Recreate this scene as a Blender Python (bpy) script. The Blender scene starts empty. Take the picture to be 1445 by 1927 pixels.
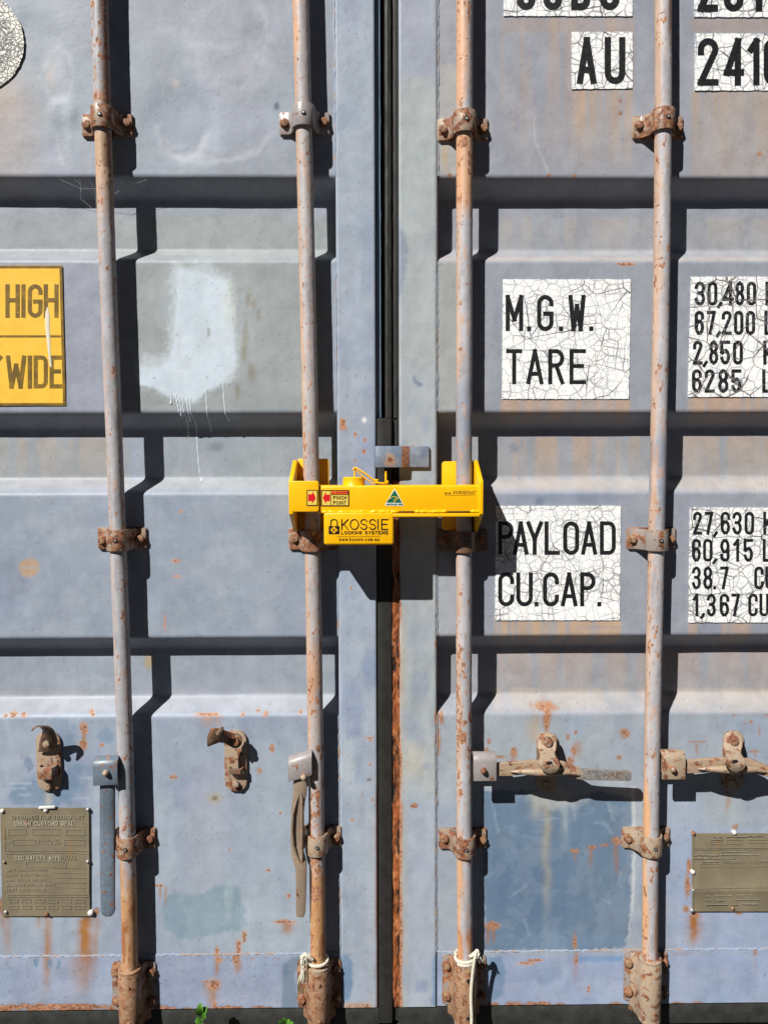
import bpy, bmesh, math, random
import numpy as np
from mathutils import Vector, Matrix

scene = bpy.context.scene
C = scene.collection
random.seed(7)

# ------------------------------------------------------------------ camera, light
F_PX, CX, CY = 1448.0, 722.5, 963.5          # focal length and centre of the 1445 x 1927 frame
PITCH, YAW, ROLL = math.radians(3.73), math.radians(0.70), math.radians(-0.15)
CAM = Vector((-0.0195, -1.593, 1.300))
fwd = Vector((math.sin(YAW) * math.cos(PITCH), math.cos(YAW) * math.cos(PITCH), -math.sin(PITCH)))
rgt = fwd.cross(Vector((0, 0, 1))).normalized()
upv = rgt.cross(fwd).normalized()
rgt, upv = (rgt * math.cos(ROLL) + upv * math.sin(ROLL)), (upv * math.cos(ROLL) - rgt * math.sin(ROLL))
cd = bpy.data.cameras.new('camera')
cam = bpy.data.objects.new('camera', cd)
C.objects.link(cam)
cam.matrix_world = Matrix(((rgt.x, upv.x, -fwd.x, CAM.x), (rgt.y, upv.y, -fwd.y, CAM.y),
                           (rgt.z, upv.z, -fwd.z, CAM.z), (0, 0, 0, 1)))
cd.sensor_fit = 'VERTICAL'
cd.sensor_height = 36.0
cd.lens = F_PX / 1927.0 * 36.0
cd.clip_start = 0.05
cd.clip_end = 2000
scene.camera = cam

T_H, T_V = 0.80, 1.21                          # sideways and downward run of the sunlight per metre of depth
ldir = Vector((T_H, 1.0, -T_V)).normalized()
SUN_EL = math.asin(-ldir.z)
SUN_AZ = math.atan2(-ldir.x, -ldir.y)
sl = bpy.data.lights.new('sun', 'SUN')
sl.energy = 5.0
sl.angle = math.radians(0.5)
sl.color = (1.0, 0.965, 0.91)
so = bpy.data.objects.new('sun', sl)
so.rotation_euler = ldir.to_track_quat('-Z', 'Y').to_euler()
so.location = (-2, -3, 5)
C.objects.link(so)
wd = bpy.data.worlds.new('World')
scene.world = wd
wd.use_nodes = True
wn = wd.node_tree.nodes
sky = wn.new('ShaderNodeTexSky')
sky.sky_type = 'NISHITA'
sky.sun_disc = False
sky.sun_elevation = SUN_EL
sky.sun_rotation = SUN_AZ
sky.altitude = 1500.0
sky.air_density = 0.06
sky.dust_density = 0.0
bg = wn['Background']
bg.inputs['Strength'].default_value = 0.05
wd.node_tree.links.new(sky.outputs[0], bg.inputs['Color'])
scene.view_settings.view_transform = 'Standard'
scene.view_settings.look = 'None'
scene.view_settings.gamma = 1.0
scene.view_settings.exposure = 0.55
E_LIT = 1.36                                   # light falling on a door face, for turning lit tones into base colours


# ------------------------------------------------------------------ geometry helpers
def U(px, py, y=0.0):
    """point of the depth plane y that lies at a place measured in the photograph"""
    d = fwd + rgt * ((px - CX) / F_PX) - upv * ((py - CY) / F_PX)
    t = (y - CAM.y) / d.y
    p = CAM + d * t
    return p


def to_px(x, z):
    """inverse of U on the door plane (numpy arrays)"""
    vx, vy, vz = x - CAM.x, 0.0 - CAM.y, z - CAM.z
    w = vx * fwd.x + vy * fwd.y + vz * fwd.z
    a = vx * rgt.x + vy * rgt.y + vz * rgt.z
    b = vx * upv.x + vy * upv.y + vz * upv.z
    return CX + F_PX * a / w, CY - F_PX * b / w


def lin(c):
    c = np.asarray(c, float) / 255.0
    return np.where(c <= 0.04045, c / 12.92, ((c + 0.055) / 1.055) ** 2.4)


def alb(r, g, b):
    return np.clip(lin((r, g, b)) / E_LIT, 0, 0.85)


def a4(r, g, b):
    v = alb(r, g, b)
    return (float(v[0]), float(v[1]), float(v[2]), 1.0)


def thing(name, label, cat, loc, group=None):
    o = bpy.data.objects.new(name, None)
    o.empty_display_size = 0.02
    o.location = loc
    C.objects.link(o)
    o['label'] = label
    o['category'] = cat
    if group:
        o['group'] = group
    return o


def tag(o, label, cat, group=None):
    o['label'] = label
    o['category'] = cat
    if group:
        o['group'] = group
    return o


def origin(o):
    v = Vector((0, 0, 0))
    while o is not None:
        v += o.location
        o = o.parent
    return v


def link(name, me, mat, parent=None, base=None):
    o = bpy.data.objects.new(name, me)
    off = origin(parent) if parent is not None else (Vector(base) if base is not None else Vector((0, 0, 0)))
    if off.length > 0:
        me.transform(Matrix.Translation(-off))
    if parent is not None:
        o.parent = parent
    elif base is not None:
        o.location = base
    if mat is not None:
        me.materials.append(mat)
    C.objects.link(o)
    return o


def bm_obj(name, bm, mat, parent=None, smooth=35, base=None):
    bmesh.ops.recalc_face_normals(bm, faces=bm.faces[:])
    me = bpy.data.meshes.new(name)
    bm.to_mesh(me)
    bm.free()
    if smooth:
        me.polygons.foreach_set('use_smooth', [True] * len(me.polygons))
        me.set_sharp_from_angle(angle=math.radians(smooth))
    return link(name, me, mat, parent, base)


def prism(bm, pts, dvec, bev=0.0, seg=2):
    """closed polygon (3D points) extruded along dvec, edges bevelled"""
    dvec = Vector(dvec)
    a = [bm.verts.new(p) for p in pts]
    b = [bm.verts.new(Vector(p) + dvec) for p in pts]
    fs = [bm.faces.new(a), bm.faces.new(b[::-1])]
    n = len(a)
    for i in range(n):
        fs.append(bm.faces.new((a[i], b[i], b[(i + 1) % n], a[(i + 1) % n])))
    if bev > 0:
        bmesh.ops.recalc_face_normals(bm, faces=fs)
        es = set()
        for f in fs:
            for e in f.edges:
                if len(e.link_faces) == 2 and e.calc_face_angle(0) > 0.6:
                    es.add(e)
        bmesh.ops.bevel(bm, geom=list(es), offset=bev, segments=seg, profile=0.5, affect='EDGES', clamp_overlap=True)


def box(bm, x0, x1, y0, y1, z0, z1, bev=0.0015, seg=2):
    prism(bm, [(x0, y0, z0), (x1, y0, z0), (x1, y1, z0), (x0, y1, z0)], (0, 0, z1 - z0), bev, seg)


def tube(bm, pts, r, n=8, cap=True):
    """round tube along a polyline; r is a number or a list"""
    pts = [Vector(p) for p in pts]
    rs = r if isinstance(r, (list, tuple)) else [r] * len(pts)
    rings = []
    prev = None
    for i, p in enumerate(pts):
        t = (pts[min(i + 1, len(pts) - 1)] - pts[max(i - 1, 0)]).normalized()
        if prev is None:
            ref = Vector((0, 1, 0)) if abs(t.y) < 0.9 else Vector((1, 0, 0))
            u = t.cross(ref).normalized()
        else:
            u = (prev - t * prev.dot(t)).normalized()
        prev = u
        v = t.cross(u)
        rings.append([bm.verts.new(p + (u * math.cos(a) + v * math.sin(a)) * rs[i])
                      for a in [2 * math.pi * k / n for k in range(n)]])
    for i in range(len(rings) - 1):
        for k in range(n):
            bm.faces.new((rings[i][k], rings[i][(k + 1) % n], rings[i + 1][(k + 1) % n], rings[i + 1][k]))
    if cap:
        bm.faces.new(rings[0][::-1])
        bm.faces.new(rings[-1])


def loft(bm, secs, A, B, n=14, power=4.0):
    """secs: (centre, half a, half b); superellipse sections in the plane of A and B"""
    A, B = Vector(A), Vector(B)
    rings = []
    for c, ha, hb in secs:
        c = Vector(c)
        ring = []
        for k in range(n):
            t = 2 * math.pi * (k + 0.5) / n
            ct, st = math.cos(t), math.sin(t)
            q = (abs(ct) ** power + abs(st) ** power) ** (-1.0 / power)
            ring.append(bm.verts.new(c + A * (ha * ct * q) + B * (hb * st * q)))
        rings.append(ring)
    for i in range(len(rings) - 1):
        for k in range(n):
            bm.faces.new((rings[i][k], rings[i][(k + 1) % n], rings[i + 1][(k + 1) % n], rings[i + 1][k]))
    bm.faces.new(rings[0][::-1])
    bm.faces.new(rings[-1])


def strap(bm, path, th, z0, z1, bev=0.001):
    """bent plate: centreline (x, y) thickened by th, extruded from z0 to z1"""
    P = [Vector((p[0], p[1], 0)) for p in path]
    L, R = [], []
    for i, p in enumerate(P):
        a = (P[i] - P[i - 1]).normalized() if i > 0 else (P[1] - P[0]).normalized()
        b = (P[i + 1] - P[i]).normalized() if i < len(P) - 1 else a
        t = (a + b).normalized()
        nrm = Vector((-t.y, t.x, 0))
        k = 1.0 / max(0.5, nrm.dot(Vector((-a.y, a.x, 0))))
        L.append(p + nrm * (th / 2 * k))
        R.append(p - nrm * (th / 2 * k))
    n = len(P)
    v = [[bm.verts.new((q.x, q.y, z)) for q in side] for side, z in ((L, z0), (R, z0), (R, z1), (L, z1))]
    fs = []
    for i in range(n - 1):
        for s in range(4):
            a, b = v[s], v[(s + 1) % 4]
            fs.append(bm.faces.new((a[i], a[i + 1], b[i + 1], b[i])))
    fs.append(bm.faces.new([v[s][0] for s in range(4)]))
    fs.append(bm.faces.new([v[s][-1] for s in (3, 2, 1, 0)]))
    if bev:
        bmesh.ops.recalc_face_normals(bm, faces=fs)
        es = {e for f in fs for e in f.edges if len(e.link_faces) == 2 and e.calc_face_angle(0) > 0.9}
        bmesh.ops.bevel(bm, geom=list(es), offset=bev, segments=2, profile=0.5, affect='EDGES', clamp_overlap=True)


def disc(bm, c, r, y0, y1, n=20, bev=0.0006, rot=0.0):
    """short cylinder standing off the door (axis y)"""
    pts = [(c[0] + r * math.cos(2 * math.pi * k / n + rot), y0, c[1] + r * math.sin(2 * math.pi * k / n + rot)) for k in range(n)]
    prism(bm, pts, (0, y1 - y0, 0), bev)


def rrect(x0, x1, z0, z1, r, n=5, corners=(1, 1, 1, 1)):
    """rounded rectangle outline in x, z"""
    out = []
    for (cx, cz, a0, k) in ((x1 - r, z1 - r, 0, 0), (x0 + r, z1 - r, 90, 1), (x0 + r, z0 + r, 180, 2), (x1 - r, z0 + r, 270, 3)):
        if corners[k]:
            for i in range(n + 1):
                a = math.radians(a0 + 90 * i / n)
                out.append((cx + r * math.cos(a), cz + r * math.sin(a)))
        else:
            out.append(((x1, z1), (x0, z1), (x0, z0), (x1, z0))[k])
    return out


# ------------------------------------------------------------------ numpy noise and stamps for wear
def vnoise(x, y, seed):
    rng = np.random.RandomState(seed)
    tab = rng.rand(64, 64)
    xi, yi = np.floor(x).astype(int), np.floor(y).astype(int)
    fx, fy = x - xi, y - yi
    fx, fy = fx * fx * (3 - 2 * fx), fy * fy * (3 - 2 * fy)
    a, b = tab[xi % 64, yi % 64], tab[(xi + 1) % 64, yi % 64]
    c, d = tab[xi % 64, (yi + 1) % 64], tab[(xi + 1) % 64, (yi + 1) % 64]
    return (a * (1 - fx) + b * fx) * (1 - fy) + (c * (1 - fx) + d * fx) * fy


def fbm(x, y, sx, sy, seed, octv=4):
    v, amp, tot = 0, 1.0, 0
    for o in range(octv):
        v = v + amp * vnoise(x / sx * 2 ** o + 17.3 * o, y / sy * 2 ** o + 5.1 * o, seed + o)
        tot += amp
        amp *= 0.55
    return v / tot


def sstep(a, b, v):
    t = np.clip((v - a) / (b - a), 0, 1)
    return t * t * (3 - 2 * t)


class Wear:
    """base colour and rust amount of a surface, stamped at places measured on it"""
    def __init__(self, px, py, base, seed):
        self.x, self.y, self.s = px, py, seed
        n = px.shape
        self.c = np.ones(n + (3,)) * alb(*base)
        self.r = np.zeros(n)

    def mix(self, m, col):
        m = np.clip(m, 0, 1)[..., None]
        self.c = self.c * (1 - m) + alb(*col) * m

    def cloud(self, col, sx, sy, lo, hi, amt, y0=-9e9, y1=9e9):
        self.s += 11
        g = sstep(y0 - 4, y0 + 4, self.y) * (1 - sstep(y1 - 4, y1 + 4, self.y))
        self.mix(sstep(lo, hi, fbm(self.x, self.y, sx, sy, self.s)) * amt * g, col)

    def blob(self, cx, cy, rx, ry, col=None, amt=1.0, soft=0.4, wob=0.25, rust=0.0):
        self.s += 7
        d = np.sqrt(((self.x - cx) / rx) ** 2 + ((self.y - cy) / ry) ** 2)
        k = max(4.0, min(rx, ry) * 0.9)
        d = d + (fbm(self.x, self.y, k, k, self.s) - 0.5) * 2 * wob
        m = 1 - sstep(1 - soft, 1 + soft, d)
        if col is not None:
            self.mix(m * amt, col)
        if rust:
            self.r = np.maximum(self.r, m * rust)

    def ring(self, cx, cy, rx, ry, wd, col, amt, a0=-180, a1=180, wob=.25):
        self.s += 7
        dx, dy = (self.x - cx) / rx, (self.y - cy) / ry
        k = max(8.0, min(rx, ry) * .7)
        d = np.sqrt(dx * dx + dy * dy) + (fbm(self.x, self.y, k, k, self.s) - .5) * 2 * wob
        an = np.degrees(np.arctan2(dy, dx))
        g = np.exp(-((d - 1) * min(rx, ry) / wd) ** 2) * sstep(a0, a0 + 25, an) * (1 - sstep(a1 - 25, a1, an))
        self.mix(g * amt, col)

    def rect(self, x0, y0, x1, y1, col, amt=1.0, soft=6.0, wob=4.0):
        self.s += 7
        n1 = (fbm(self.x, self.y, 25, 25, self.s) - 0.5) * 2 * wob
        d = np.minimum(np.minimum(self.x - x0, x1 - self.x), np.minimum(self.y - y0, y1 - self.y)) + n1
        self.mix(sstep(-soft, soft, d) * amt, col)

    def poly(self, pts, col, amt=1.0, soft=4.0, wob=3.0, k=12):
        self.s += 7
        X, Y = self.x, self.y
        inside = np.zeros(X.shape, bool)
        dist = np.full(X.shape, 1e9)
        for i in range(len(pts)):
            (ax, ay), (bx, by) = pts[i], pts[(i + 1) % len(pts)]
            cr = ((ay > Y) != (by > Y)) & (X < (bx - ax) * (Y - ay) / ((by - ay) if by != ay else 1e-9) + ax)
            inside ^= cr
            t = np.clip(((X - ax) * (bx - ax) + (Y - ay) * (by - ay)) / ((bx - ax) ** 2 + (by - ay) ** 2), 0, 1)
            dist = np.minimum(dist, np.hypot(X - ax - t * (bx - ax), Y - ay - t * (by - ay)))
        d = np.where(inside, dist, -dist) + (fbm(X, Y, k, k, self.s) - 0.5) * 2 * wob
        self.mix(sstep(-soft, soft, d) * amt, col)

    def run(self, x, y0, y1, w, col=(178, 128, 84), amt=0.7, rust=0.0):
        """stain run: starts at y0, widens a little and fades out towards y1"""
        self.s += 7
        t = (self.y - y0) / (y1 - y0)
        wob = (fbm(self.x * 0 + 1, self.y, 1, 30, self.s) - 0.5) * w * 0.8
        g = np.exp(-((self.x - x - wob) / (w * 0.55)) ** 2 * 1.2)
        st = 0.65 + 0.7 * fbm(self.x, self.y, 4, 60, self.s + 3, 2)
        m = g * sstep(-0.04, 0.05, t) * (1 - sstep(0.35, 1.0, t)) * st
        self.mix(m * amt, col)
        if rust:
            self.r = np.maximum(self.r, m * rust)

    def streaks(self, x0, x1, y0, y1, col, amt, w=14):
        """curtain of fine vertical runs below an edge"""
        self.s += 7
        n1 = fbm(self.x, self.y, w, 400, self.s, 3)
        t = np.clip((self.y - y0) / (y1 - y0), 0, 1)
        m = sstep(0.32, 0.62, n1) * (1 - t) ** 0.7 * (self.y > y0) * (self.y < y1)
        m = m * sstep(x0 - 3, x0 + 3, self.x) * (1 - sstep(x1 - 3, x1 + 3, self.x))
        self.mix(m * amt, col)


def grid_obj(name, X, Y, Z, mat, parent, wear, flip=False):
    ni, nj = X.shape
    me = bpy.data.meshes.new(name)
    co = np.stack([X, Y, Z], -1).reshape(-1, 3).astype(np.float32)
    idx = np.arange(ni * nj).reshape(ni, nj)
    q = np.stack([idx[:-1, :-1], idx[1:, :-1], idx[1:, 1:], idx[:-1, 1:]], -1).reshape(-1, 4)
    if flip:
        q = q[:, ::-1]
    me.vertices.add(len(co))
    me.vertices.foreach_set('co', co.ravel())
    me.loops.add(q.size)
    me.loops.foreach_set('vertex_index', q.ravel().astype(np.int32))
    me.polygons.add(len(q))
    me.polygons.foreach_set('loop_start', (np.arange(len(q)) * 4).astype(np.int32))
    me.polygons.foreach_set('use_smooth', np.ones(len(q), bool))
    me.update(calc_edges=True)
    ca = me.attributes.new('paint', 'FLOAT_COLOR', 'POINT')
    ca.data.foreach_set('color', np.concatenate([wear.c, np.ones(X.shape + (1,))], -1).reshape(-1).astype(np.float32))
    ra = me.attributes.new('rust', 'FLOAT', 'POINT')
    ra.data.foreach_set('value', wear.r.reshape(-1).astype(np.float32))
    return link(name, me, mat, parent)


# ------------------------------------------------------------------ materials
class NT:
    def __init__(self, name):
        self.m = bpy.data.materials.new(name)
        self.m.use_nodes = True
        self.t = self.m.node_tree
        self.b = self.t.nodes['Principled BSDF']
        self.co = self.t.nodes.new('ShaderNodeTexCoord').outputs['Object']

    def put(self, sock, v):
        if isinstance(v, bpy.types.NodeSocket):
            self.t.links.new(v, sock)
        elif v is not None:
            sock.default_value = v

    def noise(self, scale, detail=4, rough=0.55, vec=None, stretch=None, dist=0.0):
        vec = self.co if vec is None else vec
        if stretch:
            mp = self.t.nodes.new('ShaderNodeMapping')
            self.put(mp.inputs['Vector'], vec)
            mp.inputs['Scale'].default_value = stretch
            vec = mp.outputs[0]
        n = self.t.nodes.new('ShaderNodeTexNoise')
        self.put(n.inputs['Vector'], vec)
        n.inputs['Scale'].default_value = scale
        n.inputs['Detail'].default_value = detail
        n.inputs['Roughness'].default_value = rough
        n.inputs['Distortion'].default_value = dist
        return n.outputs['Fac']

    def voro(self, scale, feat='DISTANCE_TO_EDGE', vec=None, rnd=1.0):
        n = self.t.nodes.new('ShaderNodeTexVoronoi')
        n.feature = feat
        self.put(n.inputs['Vector'], self.co if vec is None else vec)
        n.inputs['Scale'].default_value = scale
        n.inputs['Randomness'].default_value = rnd
        return n.outputs['Distance']

    def math(self, op, a, b=None, c=None):
        n = self.t.nodes.new('ShaderNodeMath')
        n.operation = op
        for i, v in enumerate((a, b, c)):
            if v is not None:
                self.put(n.inputs[i], v)
        return n.outputs[0]

    def step(self, v, lo, hi, o0=0.0, o1=1.0):
        n = self.t.nodes.new('ShaderNodeMapRange')
        n.interpolation_type = 'SMOOTHSTEP'
        self.put(n.inputs['Value'], v)
        n.inputs['From Min'].default_value = lo
        n.inputs['From Max'].default_value = hi
        n.inputs['To Min'].default_value = o0
        n.inputs['To Max'].default_value = o1
        return n.outputs[0]

    def mix(self, f, a, b, mode='MIX'):
        n = self.t.nodes.new('ShaderNodeMix')
        n.data_type = 'RGBA'
        n.blend_type = mode
        self.put(n.inputs[0], f)
        self.put(n.inputs[6], a)
        self.put(n.inputs[7], b)
        return n.outputs[2]

    def attr(self, name, out):
        n = self.t.nodes.new('ShaderNodeAttribute')
        n.attribute_name = name
        return n.outputs[out]

    def grey(self, v):
        n = self.t.nodes.new('ShaderNodeCombineColor')
        for i in range(3):
            self.put(n.inputs[i], v)
        return n.outputs[0]

    def bump(self, h, dist, strength=1.0, prev=None):
        n = self.t.nodes.new('ShaderNodeBump')
        self.put(n.inputs['Height'], h)
        n.inputs['Distance'].default_value = dist
        n.inputs['Strength'].default_value = strength
        if prev is not None:
            self.put(n.inputs['Normal'], prev)
        return n.outputs[0]

    def out(self, col, rough=0.5, nrm=None, metal=0.0, spec=0.4):
        self.put(self.b.inputs['Base Color'], col)
        self.put(self.b.inputs['Roughness'], rough)
        self.put(self.b.inputs['Metallic'], metal)
        self.b.inputs['Specular IOR Level'].default_value = spec
        if nrm is not None:
            self.put(self.b.inputs['Normal'], nrm)
        return self.m


def rust_colour(n):
    f = n.noise(170, 5, 0.65)
    c = n.mix(n.step(f, 0.35, 0.65), a4(132, 88, 64), a4(200, 148, 116))
    g = n.noise(60, 4)
    return n.mix(n.step(g, 0.52, 0.78), c, a4(112, 74, 56))


def worn_paint_mat(name, streak=0.04, speck=True, rough=0.5):
    n = NT(name)
    col = n.attr('paint', 'Color')
    rust = n.attr('rust', 'Fac')
    f1 = n.noise(38, 5, 0.6, stretch=(1, 1, 0.10), dist=0.4)
    f2 = n.noise(26, 6, 0.65)
    f3 = n.noise(420, 2, 0.5)
    v = n.math('ADD', n.step(f1, 0.25, 0.75, 1 - streak, 1 + streak), n.step(f2, 0.25, 0.75, -0.08, 0.08))
    v = n.math('ADD', v, n.step(f3, 0.2, 0.8, -0.05, 0.05))
    col = n.mix(1.0, col, n.grey(v), 'MULTIPLY')
    if speck:
        ch = n.step(n.noise(13, 5, 0.62, dist=0.5), 0.50, 0.56)
        col = n.mix(n.math('MULTIPLY', ch, 0.09), col, a4(196, 200, 206))
        ch2 = n.step(n.noise(9, 6, 0.66, stretch=(1.3, 1, .5), dist=0.8), 0.54, 0.60)
        col = n.mix(n.math('MULTIPLY', ch2, 0.08), col, a4(118, 126, 140))
        dr = n.step(n.noise(120, 2, 0.5, stretch=(1, 1, .05)), 0.62, 0.74)
        dr = n.math('MULTIPLY', dr, n.step(n.noise(7, 3), 0.46, 0.66))
        col = n.mix(n.math('MULTIPLY', dr, 0.22), col, a4(170, 160, 150))
        sp = n.noise(150, 3, 0.7, stretch=(1.0, 1.0, 0.6))
        gate = n.step(n.noise(9, 3), 0.45, 0.7)
        m = n.math('MULTIPLY', n.step(sp, 0.70, 0.76), gate)
        col = n.mix(n.math('MULTIPLY', m, 0.42), col, a4(98, 94, 96))
        sc = n.noise(55, 2, 0.4, stretch=(1.6, 1.0, 0.35), dist=0.6)
        m2 = n.step(n.math('ABSOLUTE', n.math('SUBTRACT', sc, 0.5)), 0.0, 0.006, 1, 0)
        m2 = n.math('MULTIPLY', m2, n.step(n.noise(14, 2), 0.60, 0.72))
        col = n.mix(n.math('MULTIPLY', m2, 0.35), col, a4(205, 212, 222))
    nf = n.noise(210, 5, 0.65)
    rv = n.math('ADD', rust, n.math('MULTIPLY', n.math('SUBTRACT', nf, 0.5), 1.1))
    halo = n.step(rv, 0.22, 0.55)
    core = n.step(rv, 0.46, 0.54)
    col = n.mix(n.math('MULTIPLY', halo, 0.35), col, a4(196, 160, 132))
    col = n.mix(core, col, rust_colour(n))
    b1 = n.bump(n.noise(30, 4), 0.0014, 0.6)
    b2 = n.bump(n.noise(330, 3), 0.00025, 0.6, b1)
    b3 = n.bump(core, 0.0006, -0.7, b2)
    ro = n.math('ADD', n.step(f2, 0.2, 0.8, rough - 0.06, rough + 0.1), n.math('MULTIPLY', core, 0.3))
    return n.out(col, ro, b3, 0.0, 0.35)


def hardware_mat(name, paint, rustiness, tan=(196, 164, 132), grain=1.0, edge=(176, 128, 96), grip=None):
    """old steel: chipped paint over rust, each object with its own pattern"""
    n = NT(name)
    oi = n.t.nodes.new('ShaderNodeObjectInfo')
    vm = n.t.nodes.new('ShaderNodeVectorMath')
    vm.operation = 'SCALE'
    n.t.links.new(oi.outputs['Location'], vm.inputs[0])
    vm.inputs['Scale'].default_value = 3.1
    va = n.t.nodes.new('ShaderNodeVectorMath')
    va.operation = 'ADD'
    n.t.links.new(n.t.nodes.new('ShaderNodeNewGeometry').outputs['Position'], va.inputs[0])
    n.t.links.new(vm.outputs[0], va.inputs[1])
    n.co = va.outputs[0]
    f = n.noise(60 * grain, 5, 0.62)
    f2 = n.noise(160 * grain, 4, 0.6)
    c = n.mix(n.step(f2, 0.3, 0.7), a4(*paint), a4(*tan))
    c = n.mix(n.step(n.noise(420, 3), 0.3, 0.75, 0, 0.5), c, a4(118, 92, 72))
    if grip is not None:      # bare grey grip beyond this distance along the lever
        sx = n.t.nodes.new('ShaderNodeSeparateXYZ')
        n.put(sx.inputs[0], n.t.nodes.new('ShaderNodeTexCoord').outputs['Object'])
        gm = n.step(n.math('ADD', sx.outputs[0], n.math('MULTIPLY', n.math('SUBTRACT', f, .5), .03)), grip, grip + .012)
        c = n.mix(gm, c, n.mix(n.step(f2, .35, .65), a4(116, 116, 116), a4(150, 148, 144)))
    m = n.step(f, 0.62 - rustiness * 0.35, 0.70 - rustiness * 0.35)
    if grip is not None:
        m = n.math('MULTIPLY', m, n.math('SUBTRACT', 1.0, n.math('MULTIPLY', gm, .9)))
    r = n.mix(n.step(f2, 0.35, 0.62), a4(96, 60, 44), a4(160, 104, 72))
    r = n.mix(n.step(n.noise(55 * grain, 3), 0.5, 0.7), r, a4(182, 134, 100))
    r = n.mix(n.step(n.noise(300, 3), 0.56, 0.7), r, a4(62, 40, 32))
    c = n.mix(m, c, r)
    bv = n.t.nodes.new('ShaderNodeBevel')
    bv.samples = 4
    bv.inputs['Radius'].default_value = 0.0022
    gn = n.t.nodes.new('ShaderNodeNewGeometry')
    dt = n.t.nodes.new('ShaderNodeVectorMath')
    dt.operation = 'DOT_PRODUCT'
    n.put(dt.inputs[0], bv.outputs[0])
    n.put(dt.inputs[1], gn.outputs['Normal'])
    ed = n.step(n.math('ADD', dt.outputs['Value'], n.math('MULTIPLY', n.math('SUBTRACT', f2, .5), .10)), 0.86, 0.97, 1, 0)
    c = n.mix(n.math('MULTIPLY', ed, 0.75), c, n.mix(n.step(f, .4, .6), a4(98, 64, 46), a4(*edge)))
    b = n.bump(n.noise(260, 4, 0.6), 0.0003, 0.6)
    b = n.bump(m, 0.0004, -0.6, b)
    return n.out(c, n.step(m, 0, 1, 0.4, 0.75), b, 0.0, 0.45)


def plain_mat(name, col, rough=0.5, var=0.1, scale=60, bump=0.0003, metal=0.0, spec=0.4):
    n = NT(name)
    f = n.noise(scale, 5, 0.6)
    g = n.noise(scale * 6, 3, 0.6)
    v = n.math('ADD', n.step(f, 0.25, 0.75, 1 - var, 1 + var), n.step(g, 0.25, 0.75, -var * 0.5, var * 0.5))
    c = n.mix(1.0, col, n.grey(v), 'MULTIPLY')
    return n.out(c, n.step(f, 0.2, 0.8, rough - 0.05, rough + 0.08), n.bump(g, bump, 0.7), metal, spec)


def crack_mask(n, big, small, wbig, wsmall, warp=0.02, seed=0.0):
    """two nets of cracks in the plane of the sheet: distance from a crack over its half width"""
    sp = n.t.nodes.new('ShaderNodeSeparateXYZ')
    n.put(sp.inputs[0], n.co)
    cb = n.t.nodes.new('ShaderNodeCombineXYZ')
    n.put(cb.inputs[0], n.math('ADD', sp.outputs[0], seed))
    n.put(cb.inputs[1], n.math('ADD', n.math('MULTIPLY', sp.outputs[2], 1.12), seed * .7))
    base = cb.outputs[0]
    nz = n.t.nodes.new('ShaderNodeTexNoise')
    n.put(nz.inputs['Vector'], base)
    nz.inputs['Scale'].default_value = 22
    nz.inputs['Detail'].default_value = 3
    vs = n.t.nodes.new('ShaderNodeVectorMath')
    vs.operation = 'SCALE'
    n.put(vs.inputs[0], nz.outputs['Color'])
    vs.inputs['Scale'].default_value = warp
    va = n.t.nodes.new('ShaderNodeVectorMath')
    va.operation = 'ADD'
    n.put(va.inputs[0], base)
    n.put(va.inputs[1], vs.outputs[0])

    def cells(sc, vec, rnd):
        v = n.t.nodes.new('ShaderNodeTexVoronoi')
        v.voronoi_dimensions = '2D'
        v.feature = 'DISTANCE_TO_EDGE'
        n.put(v.inputs['Vector'], vec)
        v.inputs['Scale'].default_value = sc
        v.inputs['Randomness'].default_value = rnd
        return v.outputs['Distance']
    wv = n.step(n.noise(15, 2, vec=base), 0.34, 0.7, 0.30, 1.25)
    vary = n.step(n.noise(6, 1, vec=base), 0.35, 0.65, 0.0, 1.0)
    d1 = n.math('DIVIDE', cells(big, va.outputs[0], 0.95), n.math('MULTIPLY', wv, wbig * big * .5))
    ca = n.math('DIVIDE', cells(small, va.outputs[0], 0.62), n.math('MULTIPLY', wv, wsmall * small * .5))
    cb2 = n.math('DIVIDE', cells(small * .55, va.outputs[0], 0.78), n.math('MULTIPLY', wv, wsmall * small * .45))
    d2 = n.math('MINIMUM', cb2, n.math('ADD', ca, n.math('MULTIPLY', vary, 0.55)))
    return d1, d2


def decal_mat(name, big, small, wbig, wsmall, seed, gap=(128, 128, 134), face=(250, 251, 252), dark=0.8):
    n = NT(name)
    d1, d2 = crack_mask(n, big, small, wbig, wsmall, 0.016, seed)
    m1 = n.step(d1, 0.55, 1.0, 1, 0)
    m2 = n.step(d2, 0.4, 1.2, 1, 0)
    base = n.mix(n.step(n.noise(40, 4), 0.4, 0.75), (.78, .78, .77, 1), (.68, .72, .76, 1))
    base = n.mix(n.step(n.noise(260, 3), 0.64, 0.75, 0, 0.25), base, (.6, .6, .62, 1))
    curl = n.step(n.noise(21, 2), 0.5, 0.68)
    m2 = n.math('MULTIPLY', m2, n.step(n.noise(13, 3), 0.32, 0.6, 0.55, 1.0))
    c = n.mix(n.math('MULTIPLY', m2, dark * 0.95), base, a4(134, 134, 138))
    sh = n.noise(300, 2)
    gapc = n.mix(n.step(sh, 0.4, 0.6), a4(*gap), a4(70, 66, 66))
    c = n.mix(n.math('MULTIPLY', m1, dark + 0.15), c, gapc)
    h = n.math('MULTIPLY', n.step(d1, 0.6, 2.4, 0.0, 1.0), n.math('ADD', 0.25, n.math('MULTIPLY', curl, 0.75)))
    b = n.bump(h, 0.0006, 0.55)
    return n.out(c, 0.5, b, 0.0, 0.35)


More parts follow.
